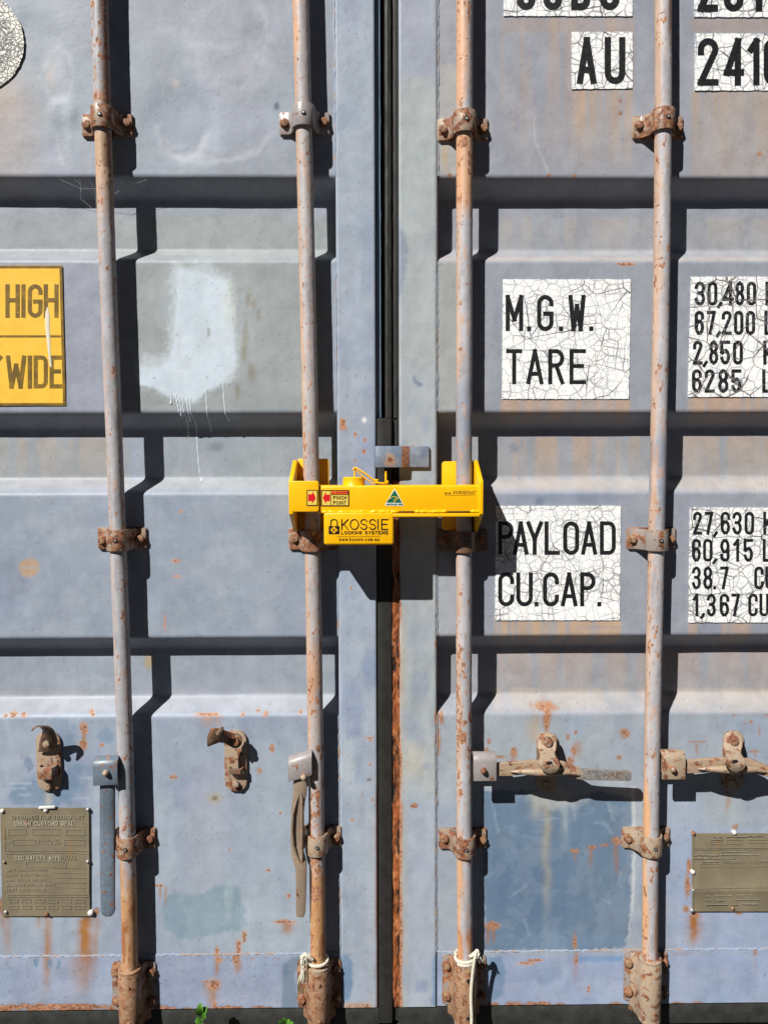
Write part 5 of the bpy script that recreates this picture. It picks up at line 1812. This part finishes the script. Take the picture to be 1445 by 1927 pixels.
line_px(bm, [(-250, 502.5), (115, 502.5), (122, 761), (-235, 761)], d_, 5)
line_px(bm, [(-250, 633), (117, 633)], d_, 4)
bm_obj('border', bm, INK, root, 0)
bm = bmesh.new()
for (items, ya, yb) in (([('H', 11, 38), ('I', 40, 50), ('G', 53, 81), ('H', 83, 111)], 535, 598), ([('W', 12, 50), ('I', 52, 62), ('D', 64, 91), ('E', 94, 118), ('"', -14, 8)], 669, 731)):
    text_px(bm, items, ya, yb, d_, 8)
for v in bm.verts:      # lean of the printed letters
    pass
bm_obj('lettering', bm, INK, root, 0)
bm = bmesh.new()
dr = [(90, 578), (90, 590), (90, 612), (92, 640), (94, 668), (96, 688), (97, 691)]
tube(bm, [U(a, b, d_ - .0001) for a, b in dr], [.0008, .0042, .0046, .0036, .0024, .0022, .0008], 10)
for v in bm.verts:
    v.co.y = d_ - .0002 + (v.co.y - d_) * .18
bm_obj('paint_drip', bm, plain_mat('cream_paint', a4(236, 228, 206), .45, .05), root, 60)

# round emblem
cx0, rr0 = U(-46, 80), (U(47, 80) - U(-46, 80)).length
root = thing('round_sticker', 'round cracked white sticker cut by the left edge of the frame', 'sticker', (cx0.x, -.0008, cx0.z))
ST = NT('crazed_white_sticker')
d1, d2 = crack_mask(ST, 105, 190, .0040, .0022, .03, 3.0)
c_ = ST.mix(ST.step(d2, .4, 1.1, .65, 0), a4(248, 246, 238), a4(110, 108, 104))
c_ = ST.mix(ST.step(d1, .5, 1.0, .95, 0), c_, a4(66, 64, 64))
STK = ST.out(c_, .5, ST.bump(ST.step(d1, .5, 2.0), .0009, .8))
bm = bmesh.new()
n = 90
prism(bm, [(cx0.x + (rr0 + random.uniform(-.0016, .0004)) * math.cos(2 * math.pi * i / n), -.0004, cx0.z + (rr0 + random.uniform(-.0016, .0004)) * math.sin(2 * math.pi * i / n)) for i in range(n)], (0, -.002, 0), 0)
bm_obj('vinyl_sheet', bm, STK, root, 0)
bm = bmesh.new()
RINGM = letter_mat('worn_grey_print', (70, 68, 68), chip=.5, face=(240, 238, 232))
for (f, t) in ((.80, .0022), (.565, .0022), (.955, .0012)):
    pts = [(cx0.x + rr0 * f * math.cos(2 * math.pi * i / 64), cx0.z + rr0 * f * math.sin(2 * math.pi * i / 64)) for i in range(65)]
    ribbon(bm, pts, t, -.0026, lambda q, yy: (q.x, yy, q.y))
for i in range(74):
    a0 = 2 * math.pi * i / 74
    for q in range(3):
        a1 = a0 + random.uniform(-.03, .03)
        r0 = rr0 * random.uniform(.61, .74)
        a2, r1 = a1 + random.uniform(-.045, .045), r0 + rr0 * random.uniform(-.02, .09)
        ribbon(bm, [(cx0.x + r0 * math.cos(a1), cx0.z + r0 * math.sin(a1)), (cx0.x + r1 * math.cos(a2), cx0.z + r1 * math.sin(a2))], .0017, -.0026 - .00004 * (1 + (i * 3 + q) % 9), lambda q_, yy: (q_.x, yy, q_.y))
bm_obj('ring_print', bm, RINGM, root, 0)


# ------------------------------------------------------------------ metal data plates
BR = NT('dull_metal_plate')
c_ = BR.mix(BR.step(BR.noise(14, 5), .35, .68), a4(134, 124, 102), a4(152, 141, 117))
c_ = BR.mix(BR.step(BR.noise(30, 5, stretch=(1, 1, .3)), .58, .75, 0, .5), c_, a4(160, 128, 84))
c_ = BR.mix(BR.step(BR.noise(220, 3), .66, .74, 0, .5), c_, a4(84, 76, 60))
BRASS = BR.out(c_, .42, BR.bump(BR.noise(90, 4), .0005, .5), .1, .5)
EMB = plain_mat('worn_raised_metal', a4(206, 200, 180), .4, .35, 160, .0002, .25, .5)
EMBD = plain_mat('faint_raised_metal', a4(172, 163, 143), .42, .3, 160, .0002, .25, .5)


def data_plate(label, x0, y0, x1, y1, rivets, skew=(0, 0), crease=None, lift=0.0):
    A = U(x0, y1)
    c = [U(x0, y0), U(x1, y0), U(x1 + skew[1], y1), U(x0 + skew[0], y1)]
    mid = sum(c, Vector()) / 4
    root = thing('data_plate', label, 'plate', (mid.x, -.001, mid.z), 'riveted metal data plates')
    bm = bmesh.new()
    nu, nv = 40, 44
    th = .0014
    top = []
    for i in range(nu + 1):
        col = []
        for j in range(nv + 1):
            u, v = i / nu, j / nv
            p = (c[0].lerp(c[1], u)).lerp(c[3].lerp(c[2], u), v)
            y = -.0042 - .0016 * math.sin(math.pi * u) * math.sin(math.pi * v) + random.uniform(-.00012, .00012)
            if crease:
                y -= crease[1] * math.exp(-abs(v - crease[0]) / .09)
            col.append(bm.verts.new((p.x, y, p.z)))
        top.append(col)
    for i in range(nu):
        for j in range(nv):
            bm.faces.new((top[i][j], top[i + 1][j], top[i + 1][j + 1], top[i][j + 1]))
    edge = [top[i][0] for i in range(nu + 1)] + [top[nu][j] for j in range(1, nv + 1)] + [top[i][nv] for i in range(nu - 1, -1, -1)] + [top[0][j] for j in range(nv - 1, 0, -1)]
    low = [bm.verts.new((v.co.x, v.co.y + .0022, v.co.z)) for v in edge]
    for i in range(len(edge)):
        k = (i + 1) % len(edge)
        bm.faces.new((edge[i], edge[k], low[k], low[i]))
    pl = bm_obj('plate', bm, BRASS, root, 40)
    for (x, y, rr, m) in rivets:
        q = U(x, y, -.005)
        bm = bmesh.new()
        tube(bm, [(q.x, -.0005, q.z), (q.x, -.0068, q.z), (q.x, -.0082, q.z), (q.x, -.009, q.z)], [rr, rr, rr * .75, rr * .25], 14)
        bm_obj('rivet', bm, m, root, 60)
    return root, -.0066


WHITEP = plain_mat('white_paint_dab', a4(232, 230, 226), .45, .05)
root, d_ = data_plate('dull metal plate reading CSC SAFETY APPROVAL, riveted low on the left door', 3, 1519, 169, 1722,
                      [(5, 1526, .0045, WHITEP), (87, 1524, .0050, WHITEP), (166, 1523, .0035, SCREW), (9, 1622, .003, BOLT), (166, 1621, .0035, SCREW), (12, 1716, .0036, SCREW), (89, 1720, .0042, BOLT), (171, 1718, .0060, WHITEP)], (4, 2))
bm = bmesh.new()
p0, p1 = U(74, 1521, -.006), U(105, 1516, -.006)
prism(bm, [(p0.x, -.004, p0.z), (p1.x, -.004, p0.z + .001), (p1.x, -.004, p1.z), (p0.x + .001, -.004, p1.z - .001)], (0, -.006, 0), .0008)
bm_obj('bent_tab', bm, WHITEP, root)
E1, E2 = bmesh.new(), bmesh.new()
text_px(E2, spaced('APPROVED FOR TRANSPORT', 20, 157, .2), 1534, 1542, d_, 1.1)
text_px(E1, spaced('UNDER CUSTOMS SEAL', 28, 140, .22), 1545, 1554, d_, 1.2)
for (a, b, c, e) in ((15, 48, 1560, 1570), (61, 112, 1560, 1571), (124, 158, 1561, 1571), (24, 66, 1580, 1590), (121, 158, 1580, 1590)):
    line_px(E2, [(a, b * 0 + c), (b, c), (b, e), (a, e), (a, c)], d_, .8)
text_px(E2, spaced('TYPE', 10, 23), 1582, 1587, d_, .8)
text_px(E2, spaced('MANUFACTURERS', 69, 110), 1579, 1583.5, d_, .7)
text_px(E2, spaced('OF THE CONTAINER', 69, 113), 1585, 1589.5, d_, .7)
line_px(E2, [(8, 1560), (8, 1601), (165, 1601)], d_, .9)
line_px(E2, [(8, 1605.5), (166, 1605.5)], d_, .9)
text_px(E1, spaced('CSC SAFETY APPR', 28, 116, .25), 1610, 1619, d_, 1.3)
text_px(E2, spaced('OVAL', 118, 146, .25), 1610, 1619, d_, 1.0)
line_px(E2, [(48, 1622), (124, 1622), (124, 1632), (49, 1632), (49, 1622)], d_, .8)
for i, s in enumerate(('DATE MANUFACTURED', 'IDENTIFICATION NO', 'MAX GROSS WEIGHT', 'ALLOWABLE STACKING WEIGHT', 'TEST LOAD VALUE')):
    text_px(E2, spaced(s, 11, 60 + 5 * len(s) * .35), 1635 + i * 9.2, 1640 + i * 9.2, d_, .75)
    line_px(E2, [(102, 1633.5 + i * 9), (160, 1634 + i * 9)], d_, .8)
line_px(E2, [(13, 1684), (164, 1683)], d_, .9)
line_px(E2, [(13, 1687), (165, 1687)], d_, .9)
for i in range(6):
    for j in range(2):
        a, b = 16 + i * 25, 1692 + j * 12
        line_px(E2, [(a, b), (a + 17, b), (a + 17, b + 6), (a, b + 6), (a, b)], d_, .8)
line_px(E2, [(166, 1526), (166, 1682)], d_, .8)
bm_obj('raised_lettering', E1, EMB, root, 0)
bm_obj('raised_lettering', E2, EMBD, root, 0)
for (a, b, c) in ((51, 1549, 3.5), ):
    q = U(a, b, -.006)
    bm = bmesh.new()
    prism(bm, [(q.x + .0035 * math.cos(t) * (1 + .3 * math.sin(3 * t)), -.0062, q.z + .007 * math.sin(t)) for t in [2 * math.pi * i / 12 for i in range(12)]], (0, -.0006, 0), 0)
    bm_obj('rust_spot', bm, RUSTY, root, 0)

root, d_ = data_plate('dull creased metal plate with bright rivets, low at the right edge', 1300, 1567, 1545, 1713,
                      [(1304, 1568, .0042, BOLT), (1381, 1567, .0045, WHITEP), (1303, 1641, .0046, WHITEP), (1304, 1675, .0036, SCREW), (1301, 1713, .0042, SCREW), (1378, 1709, .0036, BOLT)], (0, 4), (0.72, .004))
E2 = bmesh.new()
line_px(E2, [(1304, 1567.5), (1304, 1596), (1500, 1594.5)], d_, .9)
line_px(E2, [(1304, 1668), (1304, 1599), (1500, 1598)], d_, .9)
line_px(E2, [(1303, 1709), (1303, 1676), (1308, 1672), (1500, 1669)], d_ - .003, .9)
for (x0, x1, y) in ((1340, 1358, 1575), (1366, 1400, 1574), (1405, 1436, 1573), (1336, 1360, 1579), (1358, 1408, 1602), (1306, 1350, 1609), (1356, 1425, 1608), (1306, 1352, 1615), (1360, 1382, 1615), (1321, 1349, 1621), (1360, 1390, 1620), (1420, 1445, 1619)):
    x = x0
    while x < x1:
        l = random.uniform(1.5, 4)
        line_px(E2, [(x, y + random.uniform(-.4, .4)), (x + l, y)], d_, random.uniform(1.5, 3))
        x += l + random.uniform(1, 2.5)
for (a, b, c, e) in ((1337, 1358, 1583, 1588), (1367, 1396, 1580, 1588), (1407, 1445, 1580, 1586), (1318, 1352, 1625, 1631), (1357, 1404, 1624, 1632), (1409, 1460, 1623, 1631)):
    line_px(E2, [(a, c), (b, c), (b, e), (a, e), (a, c)], d_, .8)
for (x0, x1, y) in ((1326, 1335, 1686), (1344, 1378, 1685), (1384, 1412, 1684), (1326, 1338, 1694), (1349, 1360, 1694), (1385, 1425, 1693), (1328, 1366, 1702), (1375, 1388, 1702), (1396, 1424, 1701)):
    x = x0
    while x < x1:
        l = random.uniform(1.5, 4)
        line_px(E2, [(x, y), (x + l, y)], d_ - .001, random.uniform(1.5, 3))
        x += l + random.uniform(1, 2.5)
bm_obj('raised_lettering', E2, EMBD, root, 0)

# ------------------------------------------------------------------ the yellow lock
lock = thing('container_lock', 'bright yellow steel locking clamp bolted across the two middle bars', 'lock', U(726, 1027, -.06))
YB, YF = -0.010, -0.110            # back plates behind the bars, front of the arm
ARM_F = -0.106


def P3(px, py, y):
    return U(px, py, y)


def side_plate(xf, name, thick):
    """hexagonal cheek seen edge on: full height at the back, narrower in front"""
    zt_b, zb_b = U(xf, 866, YB).z, U(xf, 999, YB).z
    zt_f, zb_f = U(xf, 906, YF).z, U(xf, 968, YF).z
    x = U(xf, 935, YF).x
    pts = [(x, YB, zb_b), (x, YB - .020, zb_b), (x, YF, zb_f), (x, YF, zt_f), (x, YB - .020, zt_b), (x, YB, zt_b)]
    bm = bmesh.new()
    prism(bm, pts, (thick, 0, 0), .0018, 3)
    return bm_obj(name, bm, YELLOW, lock)


side_plate(543.5, 'cheek_plate', .009)
side_plate(909.5, 'cheek_plate', -.009)
for (xa, xb, ya, yb, cor) in ((562, 619, 863, 996, (1, 0, 0, 1)), (831, 899, 868, 998, (0, 1, 1, 0))):
    A, B = U(xa, yb, YB - .006), U(xb, ya, YB - .006)
    bm = bmesh.new()
    prism(bm, [(a, YB, b) for a, b in rrect(A.x, B.x, A.z, B.z, .007, 5, cor)], (0, -.006, 0), .0012)
    bm_obj('back_plate', bm, YELLOW, lock)
# front plate on the left
A, B = U(549, 963.5, YF), U(600, 905, YF)
bm = bmesh.new()
prism(bm, [(a, YF + .008, b) for a, b in rrect(A.x, B.x, A.z, B.z, .005, 5, (1, 0, 0, 1))], (0, -.0095, 0), .0018, 3)
fp = bm_obj('front_plate', bm, YELLOW, lock)
# arm: square tube
A, B = U(597, 966, ARM_F), U(905, 913, ARM_F)
bm = bmesh.new()
box(bm, A.x, B.x, ARM_F, ARM_F + .050, A.z, B.z, .004, 4)
arm = bm_obj('arm', bm, YELLOW, lock)
ZARM = B.z
# flange under the arm, stitched on by welds
A, B = U(738, 973.5, ARM_F - .004), U(903, 965.5, ARM_F - .004)
bm = bmesh.new()
box(bm, A.x, B.x, ARM_F - .004, ARM_F + .046, A.z, B.z - .0005, .002, 3)
bm_obj('flange', bm, YELLOW, lock)
bm = bmesh.new()
zz = U(750, 963, ARM_F).z
for (a, b) in ((734, 750), (780, 842), (885, 903), (606, 736)):
    xa, xb = U(a, 962, ARM_F).x, U(b, 962, ARM_F).x
    n = max(4, int((xb - xa) / .003))
    tube(bm, [(xa + (xb - xa) * i / n, ARM_F - .0005 + random.uniform(-.0005, .0005), zz + random.uniform(-.0008, .0008)) for i in range(n + 1)], [.0015] + [.0034 + random.uniform(-.0006, .0006) for _ in range(n - 1)] + [.0015], 8)
bm_obj('weld_bead', bm, YELLOW, lock, 60)
bm = bmesh.new()
for (a, b) in ((751, 780), (843, 885)):
    p, q = U(a, 964, ARM_F), U(b, 962, ARM_F)
    box(bm, p.x, q.x, ARM_F - .0006, ARM_F + .02, p.z, q.z, 0)
bm_obj('weld_gap', bm, HOLE, lock, 0)
# lock housing under the arm
A, B = U(609.5, 1026.5, YF - .001), U(741.5, 963, YF - .001)
bm = bmesh.new()
box(bm, A.x, B.x, YF - .001, YF + .062, A.z, B.z, .0055, 4)
hous = bm_obj('lock_housing', bm, YELLOW, lock)
# boss and retaining pin on top
q = U(666, 905, ARM_F + .026)
bm = bmesh.new()
rb = .0215
tube(bm, [(q.x, ARM_F + .025, ZARM - .004), (q.x, ARM_F + .025, ZARM + .002), (q.x, ARM_F + .025, ZARM + .0145), (q.x, ARM_F + .025, ZARM + .016)], [rb + .004, rb, rb, rb - .002], 36)
bm_obj('pin_boss', bm, YELLOW, lock, 45)
dpl = ARM_F + .012
bm = bmesh.new()
tube(bm, [U(667, 903, dpl), U(667.5, 884, dpl), U(667, 881, dpl), U(665.5, 881.5, dpl), U(665, 884, dpl)], .0019, 10)
tube(bm, [U(665, 882, dpl - .003), U(669, 880, dpl - .003), U(690, 893, dpl - .003), U(704, 905, dpl - .002), U(711, 906, dpl - .002), U(711, 903.5, dpl - .002), U(704, 903, dpl - .002)], .0019, 10)
tube(bm, [U(669, 884, dpl - .006), U(684, 898, dpl - .004), U(700, 909, dpl - .004), U(708, 909, dpl - .003)], .0015, 10)
tube(bm, [U(706, 908, dpl - .004), U(720, 909.5, dpl - .004), U(729, 909, dpl - .002), U(730, 906.5, dpl), U(727, 905, dpl)], .0019, 10)
tube(bm, [U(726, 912, dpl), U(726, 892, dpl), U(726, 886.5, dpl)], [.0023, .0023, .0012], 10)
bm_obj('retaining_pin', bm, YELLOW, lock, 60)

# stickers and lettering on the lock
STK_Y = plain_mat('pale_sticker', a4(246, 214, 96), .4, .03)
STK_O = plain_mat('orange_sticker', a4(240, 132, 40), .4, .03)
STK_R = plain_mat('red_sticker_ink', a4(228, 22, 34), .4, .04)
STK_K = plain_mat('black_sticker_ink', a4(34, 30, 26), .45, .08)
STK_G = plain_mat('green_sticker_ink', a4(8, 104, 72), .4, .05)
STK_W = plain_mat('white_sticker', a4(246, 246, 240), .4, .02)
STK_GOLD = plain_mat('gold_sticker_ink', a4(236, 206, 84), .4, .04)


def flat_px(bm, pts, depth, th=.0004):
    prism(bm, [tuple(U(a, b, depth)[i] if i != 1 else depth + .0001 for i in range(3)) for a, b in pts], (0, -th, 0), 0)


DF = YF - .0018
fa = DF + .0
bm = bmesh.new()
flat_px(bm, [(578, 922), (598, 922), (597.5, 951.5), (577.5, 951.5)], DF, .0003)
s1 = bm_obj('warning_sticker', bm, STK_Y, lock, 0)
bm = bmesh.new()
line_px(bm, [(578, 922.5), (597.3, 922.5), (597, 951), (577.8, 951), (578, 922.5)], DF - .0005, 1.4)
bm_obj('border', bm, STK_K, s1, 0)
bm = bmesh.new()
flat_px(bm, [(580, 930), (587.5, 930), (588.5, 924.5), (594.5, 937.5), (587.5, 947.5), (587.5, 943), (580, 943)], DF - .0003, .0003)
bm_obj('red_arrow', bm, STK_R, s1, 0)
DA = ARM_F - .0004
bm = bmesh.new()
flat_px(bm, [(605, 922.5), (656.5, 922.5), (656.5, 952), (604.5, 952)], DA, .0003)
s2 = bm_obj('warning_sticker', bm, STK_Y, lock, 0)
bm = bmesh.new()
flat_px(bm, [(623, 923), (655.5, 923), (655.5, 930), (623, 930)], DA - .0003, .0002)
bm_obj('orange_band', bm, STK_O, s2, 0)
bm = bmesh.new()
line_px(bm, [(605, 922.8), (656, 922.8), (656, 951.5), (604.8, 951.5), (605, 922.8)], DA - .0006, 1.5)
line_px(bm, [(622.4, 923), (622.4, 951)], DA - .0006, .8)
line_px(bm, [(622.4, 930.4), (656, 930.4)], DA - .0006, .8)
bm_obj('border', bm, STK_K, s2, 0)
bm = bmesh.new()
flat_px(bm, [(607.5, 937), (613, 925.5), (613.8, 931), (621, 930.5), (621, 943), (613.8, 943), (613, 948)], DA - .0003, .0003)
bm_obj('red_arrow', bm, STK_R, s2, 0)
bm = bmesh.new()
text_px(bm, spaced('WARNING', 631, 655, .25), 924.6, 928.8, DA - .0006, .9)
flat_px(bm, [(624.5, 929), (627.2, 924.2), (630, 929)], DA - .0006, .0002)
bm_obj('lettering', bm, STK_R, s2, 0)
bm = bmesh.new()
text_px(bm, spaced('PINCH', 627, 652, .28), 933, 940, DA - .0006, .9)
text_px(bm, spaced('POINT', 627, 651.5, .28), 942.5, 949.5, DA - .0006, .9)
bm_obj('lettering', bm, STK_K, s2, 0)
# triangle emblem
bm = bmesh.new()
flat_px(bm, [(741.8, 920), (743.2, 920), (759.4, 949.5), (758.5, 952.2), (725.5, 951.6), (724.5, 949)], DA, .0003)
s3 = bm_obj('triangle_sticker', bm, STK_W, lock, 0)
bm = bmesh.new()
flat_px(bm, [(742.5, 922), (756.5, 946.3), (727, 945.8)], DA - .0003, .0002)
bm_obj('green_triangle', bm, STK_G, s3, 0)
bm = bmesh.new()
line_px(bm, [(731, 939.5), (734, 938), (738, 935), (742, 934), (746, 935.5), (748, 938.5), (749.5, 937), (750, 935.6)], DA - .0006, 1.3)
line_px(bm, [(745, 937.5), (742.2, 940), (741.2, 942.5), (743.2, 945.5)], DA - .0006, 1.3)
line_px(bm, [(747.5, 938.5), (746, 941), (744.6, 942)], DA - .0006, .9)
bm_obj('emblem', bm, STK_GOLD, s3, 0)
bm = bmesh.new()
text_px(bm, spaced('AUSTRALIAN MADE', 726.5, 757.5, .25), 947.4, 950.3, DA - .0006, .8)
bm_obj('lettering', bm, STK_G, s3, 0)
# number on the arm
bm = bmesh.new()
text_px(bm, spaced('Pat No', 836, 848, .25), 926, 930, DA, .7)
text_px(bm, spaced('2016100047', 852, 894, .35), 923.5, 929.5, DA, .7)
line_px(bm, [(836, 932.5), (895, 931)], DA, .5)
bm_obj('lettering', bm, plain_mat('etched_brown', a4(116, 84, 24), .5, .1), arm, 0)
# maker's lettering on the housing
DH = YF - .0016
bm = bmesh.new()
items = [('K', 642, 655.5), ('O', 658, 675.5), ('S', 678, 691), ('S', 694.5, 707.5), ('I', 709.5, 712.5), ('E', 717, 730)]
text_px(bm, items, 976.5, 997, DH, 1.9, .5)
bm_obj('lettering', bm, STK_K, hous, 0)
bm = bmesh.new()
text_px(bm, spaced('LOCKING SYSTEMS', 642, 730, .28), 999, 1005.5, DH, 1.15)
bm_obj('lettering', bm, STK_K, hous, 0)
bm = bmesh.new()
text_px(bm, spaced('www.kossie.com.au', 637.5, 713, .45), 1012, 1017.5, DH, .9)
line_px(bm, [(634, 1009.5), (715, 1009)], DH, .6)
line_px(bm, [(731, 976.4), (734, 976.4)], DH, .6)
bm_obj('lettering', bm, STK_K, hous, 0)
bm = bmesh.new()
flat_px(bm, [(618.5, 990), (638.5, 990), (638.5, 1004.8), (618.5, 1004.8)], DH, .0003)
line_px(bm, [(622.5, 990.5), (622.5, 982)] + [(628.5 - 6 * math.cos(math.radians(a)), 982 - 4.5 * math.sin(math.radians(a))) for a in range(15, 180, 15)] + [(634.5, 982), (634.5, 990.5)], DH, 2.0)
em = bm_obj('padlock_emblem', bm, STK_K, hous, 0)
bm = bmesh.new()
flat_px(bm, [(628.5, 990.6), (635.5, 997.4), (628.5, 1004.2), (621.5, 997.4)], DH - .0004, .0002)
bm_obj('diamond', bm, YELLOW, em, 0)
bm = bmesh.new()
text_px(bm, [('K', 626, 631.5)], 994.5, 1000.5, DH - .0007, 1.1)
bm_obj('lettering', bm, STK_K, em, 0)

# ------------------------------------------------------------------ ropes
ROPE = plain_mat('white_rope_fibre', a4(224, 218, 200), .8, .15, 150, .0006)


def rope(bm, pts, r, pitch=.016, strands=3):
    P = [Vector(p) for p in pts]
    fine = []
    for i in range(len(P) - 1):
        a, b, c, d = P[max(i - 1, 0)], P[i], P[i + 1], P[min(i + 2, len(P) - 1)]
        for k in range(14):
            t = k / 14
            fine.append(.5 * ((2 * b) + (c - a) * t + (2 * a - 5 * b + 4 * c - d) * t * t + (3 * b - a - 3 * c + d) * t ** 3))
    fine.append(P[-1])
    L, acc = [0], 0
    for a, b in zip(fine, fine[1:]):
        acc += (b - a).length
        L.append(acc)
    n = int(acc / .0016)
    Q, j = [], 0
    for i in range(n + 1):
        s = acc * i / n
        while j < len(L) - 2 and L[j + 1] < s:
            j += 1
        t = (s - L[j]) / max(1e-9, L[j + 1] - L[j])
        Q.append((fine[j].lerp(fine[j + 1], t), s))
    for k in range(strands):
        out = []
        for i, (p, s) in enumerate(Q):
            t = (Q[min(i + 1, n)][0] - Q[max(i - 1, 0)][0]).normalized()
            ref = Vector((0, 1, 0)) if abs(t.y) < .9 else Vector((1, 0, 0))
            u = t.cross(ref).normalized()
            v = t.cross(u)
            a = 2 * math.pi * (s / pitch + k / strands)
            out.append(p + (u * math.cos(a) + v * math.sin(a)) * r * .52)
        tube(bm, out, r * .56, 7)


def loop_pts(k, py, rr, turns, rise, start=0):
    z = U(RODS[k][0][1], py, ROD_Y).z
    out = []
    n = int(16 * turns)
    for i in range(n + 1):
        a = start + 2 * math.pi * i / 16
        zz = z + rise * i / n
        out.append((float(rod_x(k, zz)) + rr * math.sin(a), ROD_Y - rr * math.cos(a), zz))
    return out


bm = bmesh.new()
rr = ROD_R + .0042
pts = loop_pts(2, 1806, rr, 1.9, .011, -1.0)
rope(bm, pts, .0036)
knot = [U(884, 1800, ROD_Y - .022), U(893, 1794, ROD_Y - .026), U(898, 1789, ROD_Y - .024), U(899, 1797, ROD_Y - .028), U(893, 1806, ROD_Y - .030)]
rope(bm, knot, .0038)
rope(bm, [U(899, 1790, ROD_Y - .022), U(895, 1794, ROD_Y - .030), U(893, 1803, ROD_Y - .033), U(891, 1815, ROD_Y - .031), U(888, 1840, ROD_Y - .029), U(886, 1866, ROD_Y - .028), U(886, 1890, ROD_Y - .028), U(887, 1915, ROD_Y - .028), U(886, 1945, ROD_Y - .028), U(885, 1985, ROD_Y - .026)], .0035)
for i in range(9):
    a = U(895 + i * .6, 1794, ROD_Y - .024)
    b = U(897 + i * 1.2 + random.uniform(-1, 1), 1803, ROD_Y - .026 + random.uniform(-.004, .004))
    c = U(899 + i * 1.1 + random.uniform(-2, 2), 1811 + random.uniform(-3, 3), ROD_Y - .024 + random.uniform(-.004, .004))
    tube(bm, [a, b, c], [.0008, .0008, .0005], 5)
tag(bm_obj('rope', bm, ROPE, None, 60, base=U(886, 1985, ROD_Y - .026)), 'twisted white rope tied round the bar right of the gap, end hanging', 'rope', 'pieces of rope tied to the bars')
bm = bmesh.new()
rope(bm, loop_pts(1, 1808, rr, 1.15, .004, -2.2), .0034)
rope(bm, [U(588, 1806, ROD_Y - .022), U(580, 1800, ROD_Y - .024), U(574, 1796, ROD_Y - .022), U(570, 1800, ROD_Y - .020), U(568, 1812, ROD_Y - .020)], .0038)
for i in range(16):
    x0 = 569 + random.uniform(-2, 9)
    x1 = 567 + random.uniform(-5, 9)
    L_ = random.choice([1838, 1846, 1852, 1830, 1862, 1870, 1898 if i < 3 else 1848])
    pts = []
    for j in range(8):
        t = j / 7
        pts.append(U(x0 + (x1 - x0) * t + 2.2 * math.sin(t * 9 + i), 1797 + (L_ - 1797) * t, ROD_Y - .016 + .006 * math.sin(t * 5 + i * 2)))
    tube(bm, pts, [.0013] * 6 + [.001, .0006], 6)
tag(bm_obj('rope', bm, ROPE, None, 60, base=U(570, 1898, ROD_Y - .016)), 'frayed white string tied round the bar left of the gap', 'rope', 'pieces of rope tied to the bars')

# ------------------------------------------------------------------ weeds and cobweb
LEAF = NT('green_leaf')
c_ = LEAF.mix(LEAF.step(LEAF.noise(60, 4), .35, .65), (.055, .17, .02, 1), (.11, .27, .035, 1))
LEAFM = LEAF.out(c_, .42, LEAF.bump(LEAF.noise(120, 3), .0006, .6))
LEAF.b.inputs['Subsurface Weight'].default_value = 0.0
STEM = plain_mat('green_stem', (.12, .2, .05, 1), .5, .15)


def leaf(bm, base, tip, wid, up):
    base, tip, up = Vector(base), Vector(tip), Vector(up)
    d = tip - base
    side = d.cross(up).normalized()
    n = 8
    row = []
    for i in range(n + 1):
        t = i / n
        w = wid * (math.sin(math.pi * min(1, t ** .75)) ** .75) * (.55 + .6 * t) if 0 < i < n else wid * .04
        c = base + d * t + up * (math.sin(math.pi * t) * .12 * d.length)
        row.append((bm.verts.new(c - side * w + up * w * .25), bm.verts.new(c), bm.verts.new(c + side * w + up * w * .25)))
    for a, b in zip(row, row[1:]):
        bm.faces.new((a[0], a[1], b[1], b[0]))
        bm.faces.new((a[1], a[2], b[2], b[1]))


def weed(label, px, py_top, dep, spec):
    foot = U(px + 4, py_top + 60, dep)
    root = thing('weed', label, 'plant', (foot.x, dep, 0.0), 'small weeds below the doors')
    top = U(px, py_top + 16, dep)
    bm = bmesh.new()
    st = [(foot.x, dep - .004, 0), (foot.x + .004, dep - .002, .06), (top.x + .002, dep, top.z - .03), (top.x, dep, top.z)]
    tube(bm, st, [.0022, .0018, .0014, .0010], 8)
    bm_obj('stem', bm, STEM, root)
    for (ax, ay, bx, by, w) in spec:
        a, b = U(ax, ay, dep), U(bx, by, dep - random.uniform(.004, .016))
        bm = bmesh.new()
        leaf(bm, a, b, w, (random.uniform(-.3, .3), -.8, .5))
        bm_obj('leaf', bm, LEAFM, root, 60)


weed('taller green weed with rounded leaves by the left bottom edge', 380, 1886, -.055,
     [(380, 1908, 379, 1887, .0085), (381, 1912, 390, 1894, .008), (379, 1912, 371, 1896, .008), (380, 1918, 367, 1922, .008), (382, 1918, 386, 1908, .006), (382, 1924, 378, 1930, .007), (379, 1905, 383, 1895, .006)])
weed('tiny green weed just showing left of the frayed string', 535, 1908, -.055,
     [(536, 1928, 533, 1915, .008), (537, 1928, 545, 1918, .007), (534, 1930, 526, 1920, .007), (540, 1930, 552, 1924, .006)])

bm = bmesh.new()
WEB = plain_mat('cobweb_silk', a4(200, 200, 200), .5, .05)
for (pts) in ([(95, 327), (120, 340), (150, 352)], [(150, 352), (148, 370), (172, 390)], [(168, 336), (176, 355), (178, 392)], [(150, 330), (150, 345), (148, 358)], [(216, 358), (260, 342), (302, 328)], [(214, 362), (236, 344), (222, 330)], [(302, 328), (320, 333)], [(150, 352), (180, 352), (216, 360)], [(130, 328), (150, 345)]):
    q = []
    for a, b in pts:
        p = U(a, b, .002)
        q.append((p.x, .002 + .012 * min(1, max(0, (b - 330) / 30)), p.z))
    tube(bm, q, .00022, 5)
tag(bm_obj('cobweb', bm, WEB, None, 0, base=U(180, 360, .01)), 'fine cobweb threads in the dark fold beside the leftmost bar', 'cobweb')

for ob in scene.objects:
    if ob.type == 'MESH' and ob.parent is None and ob.get('label') is None and ob.get('kind') is None:
        print('UNLABELLED', ob.name)
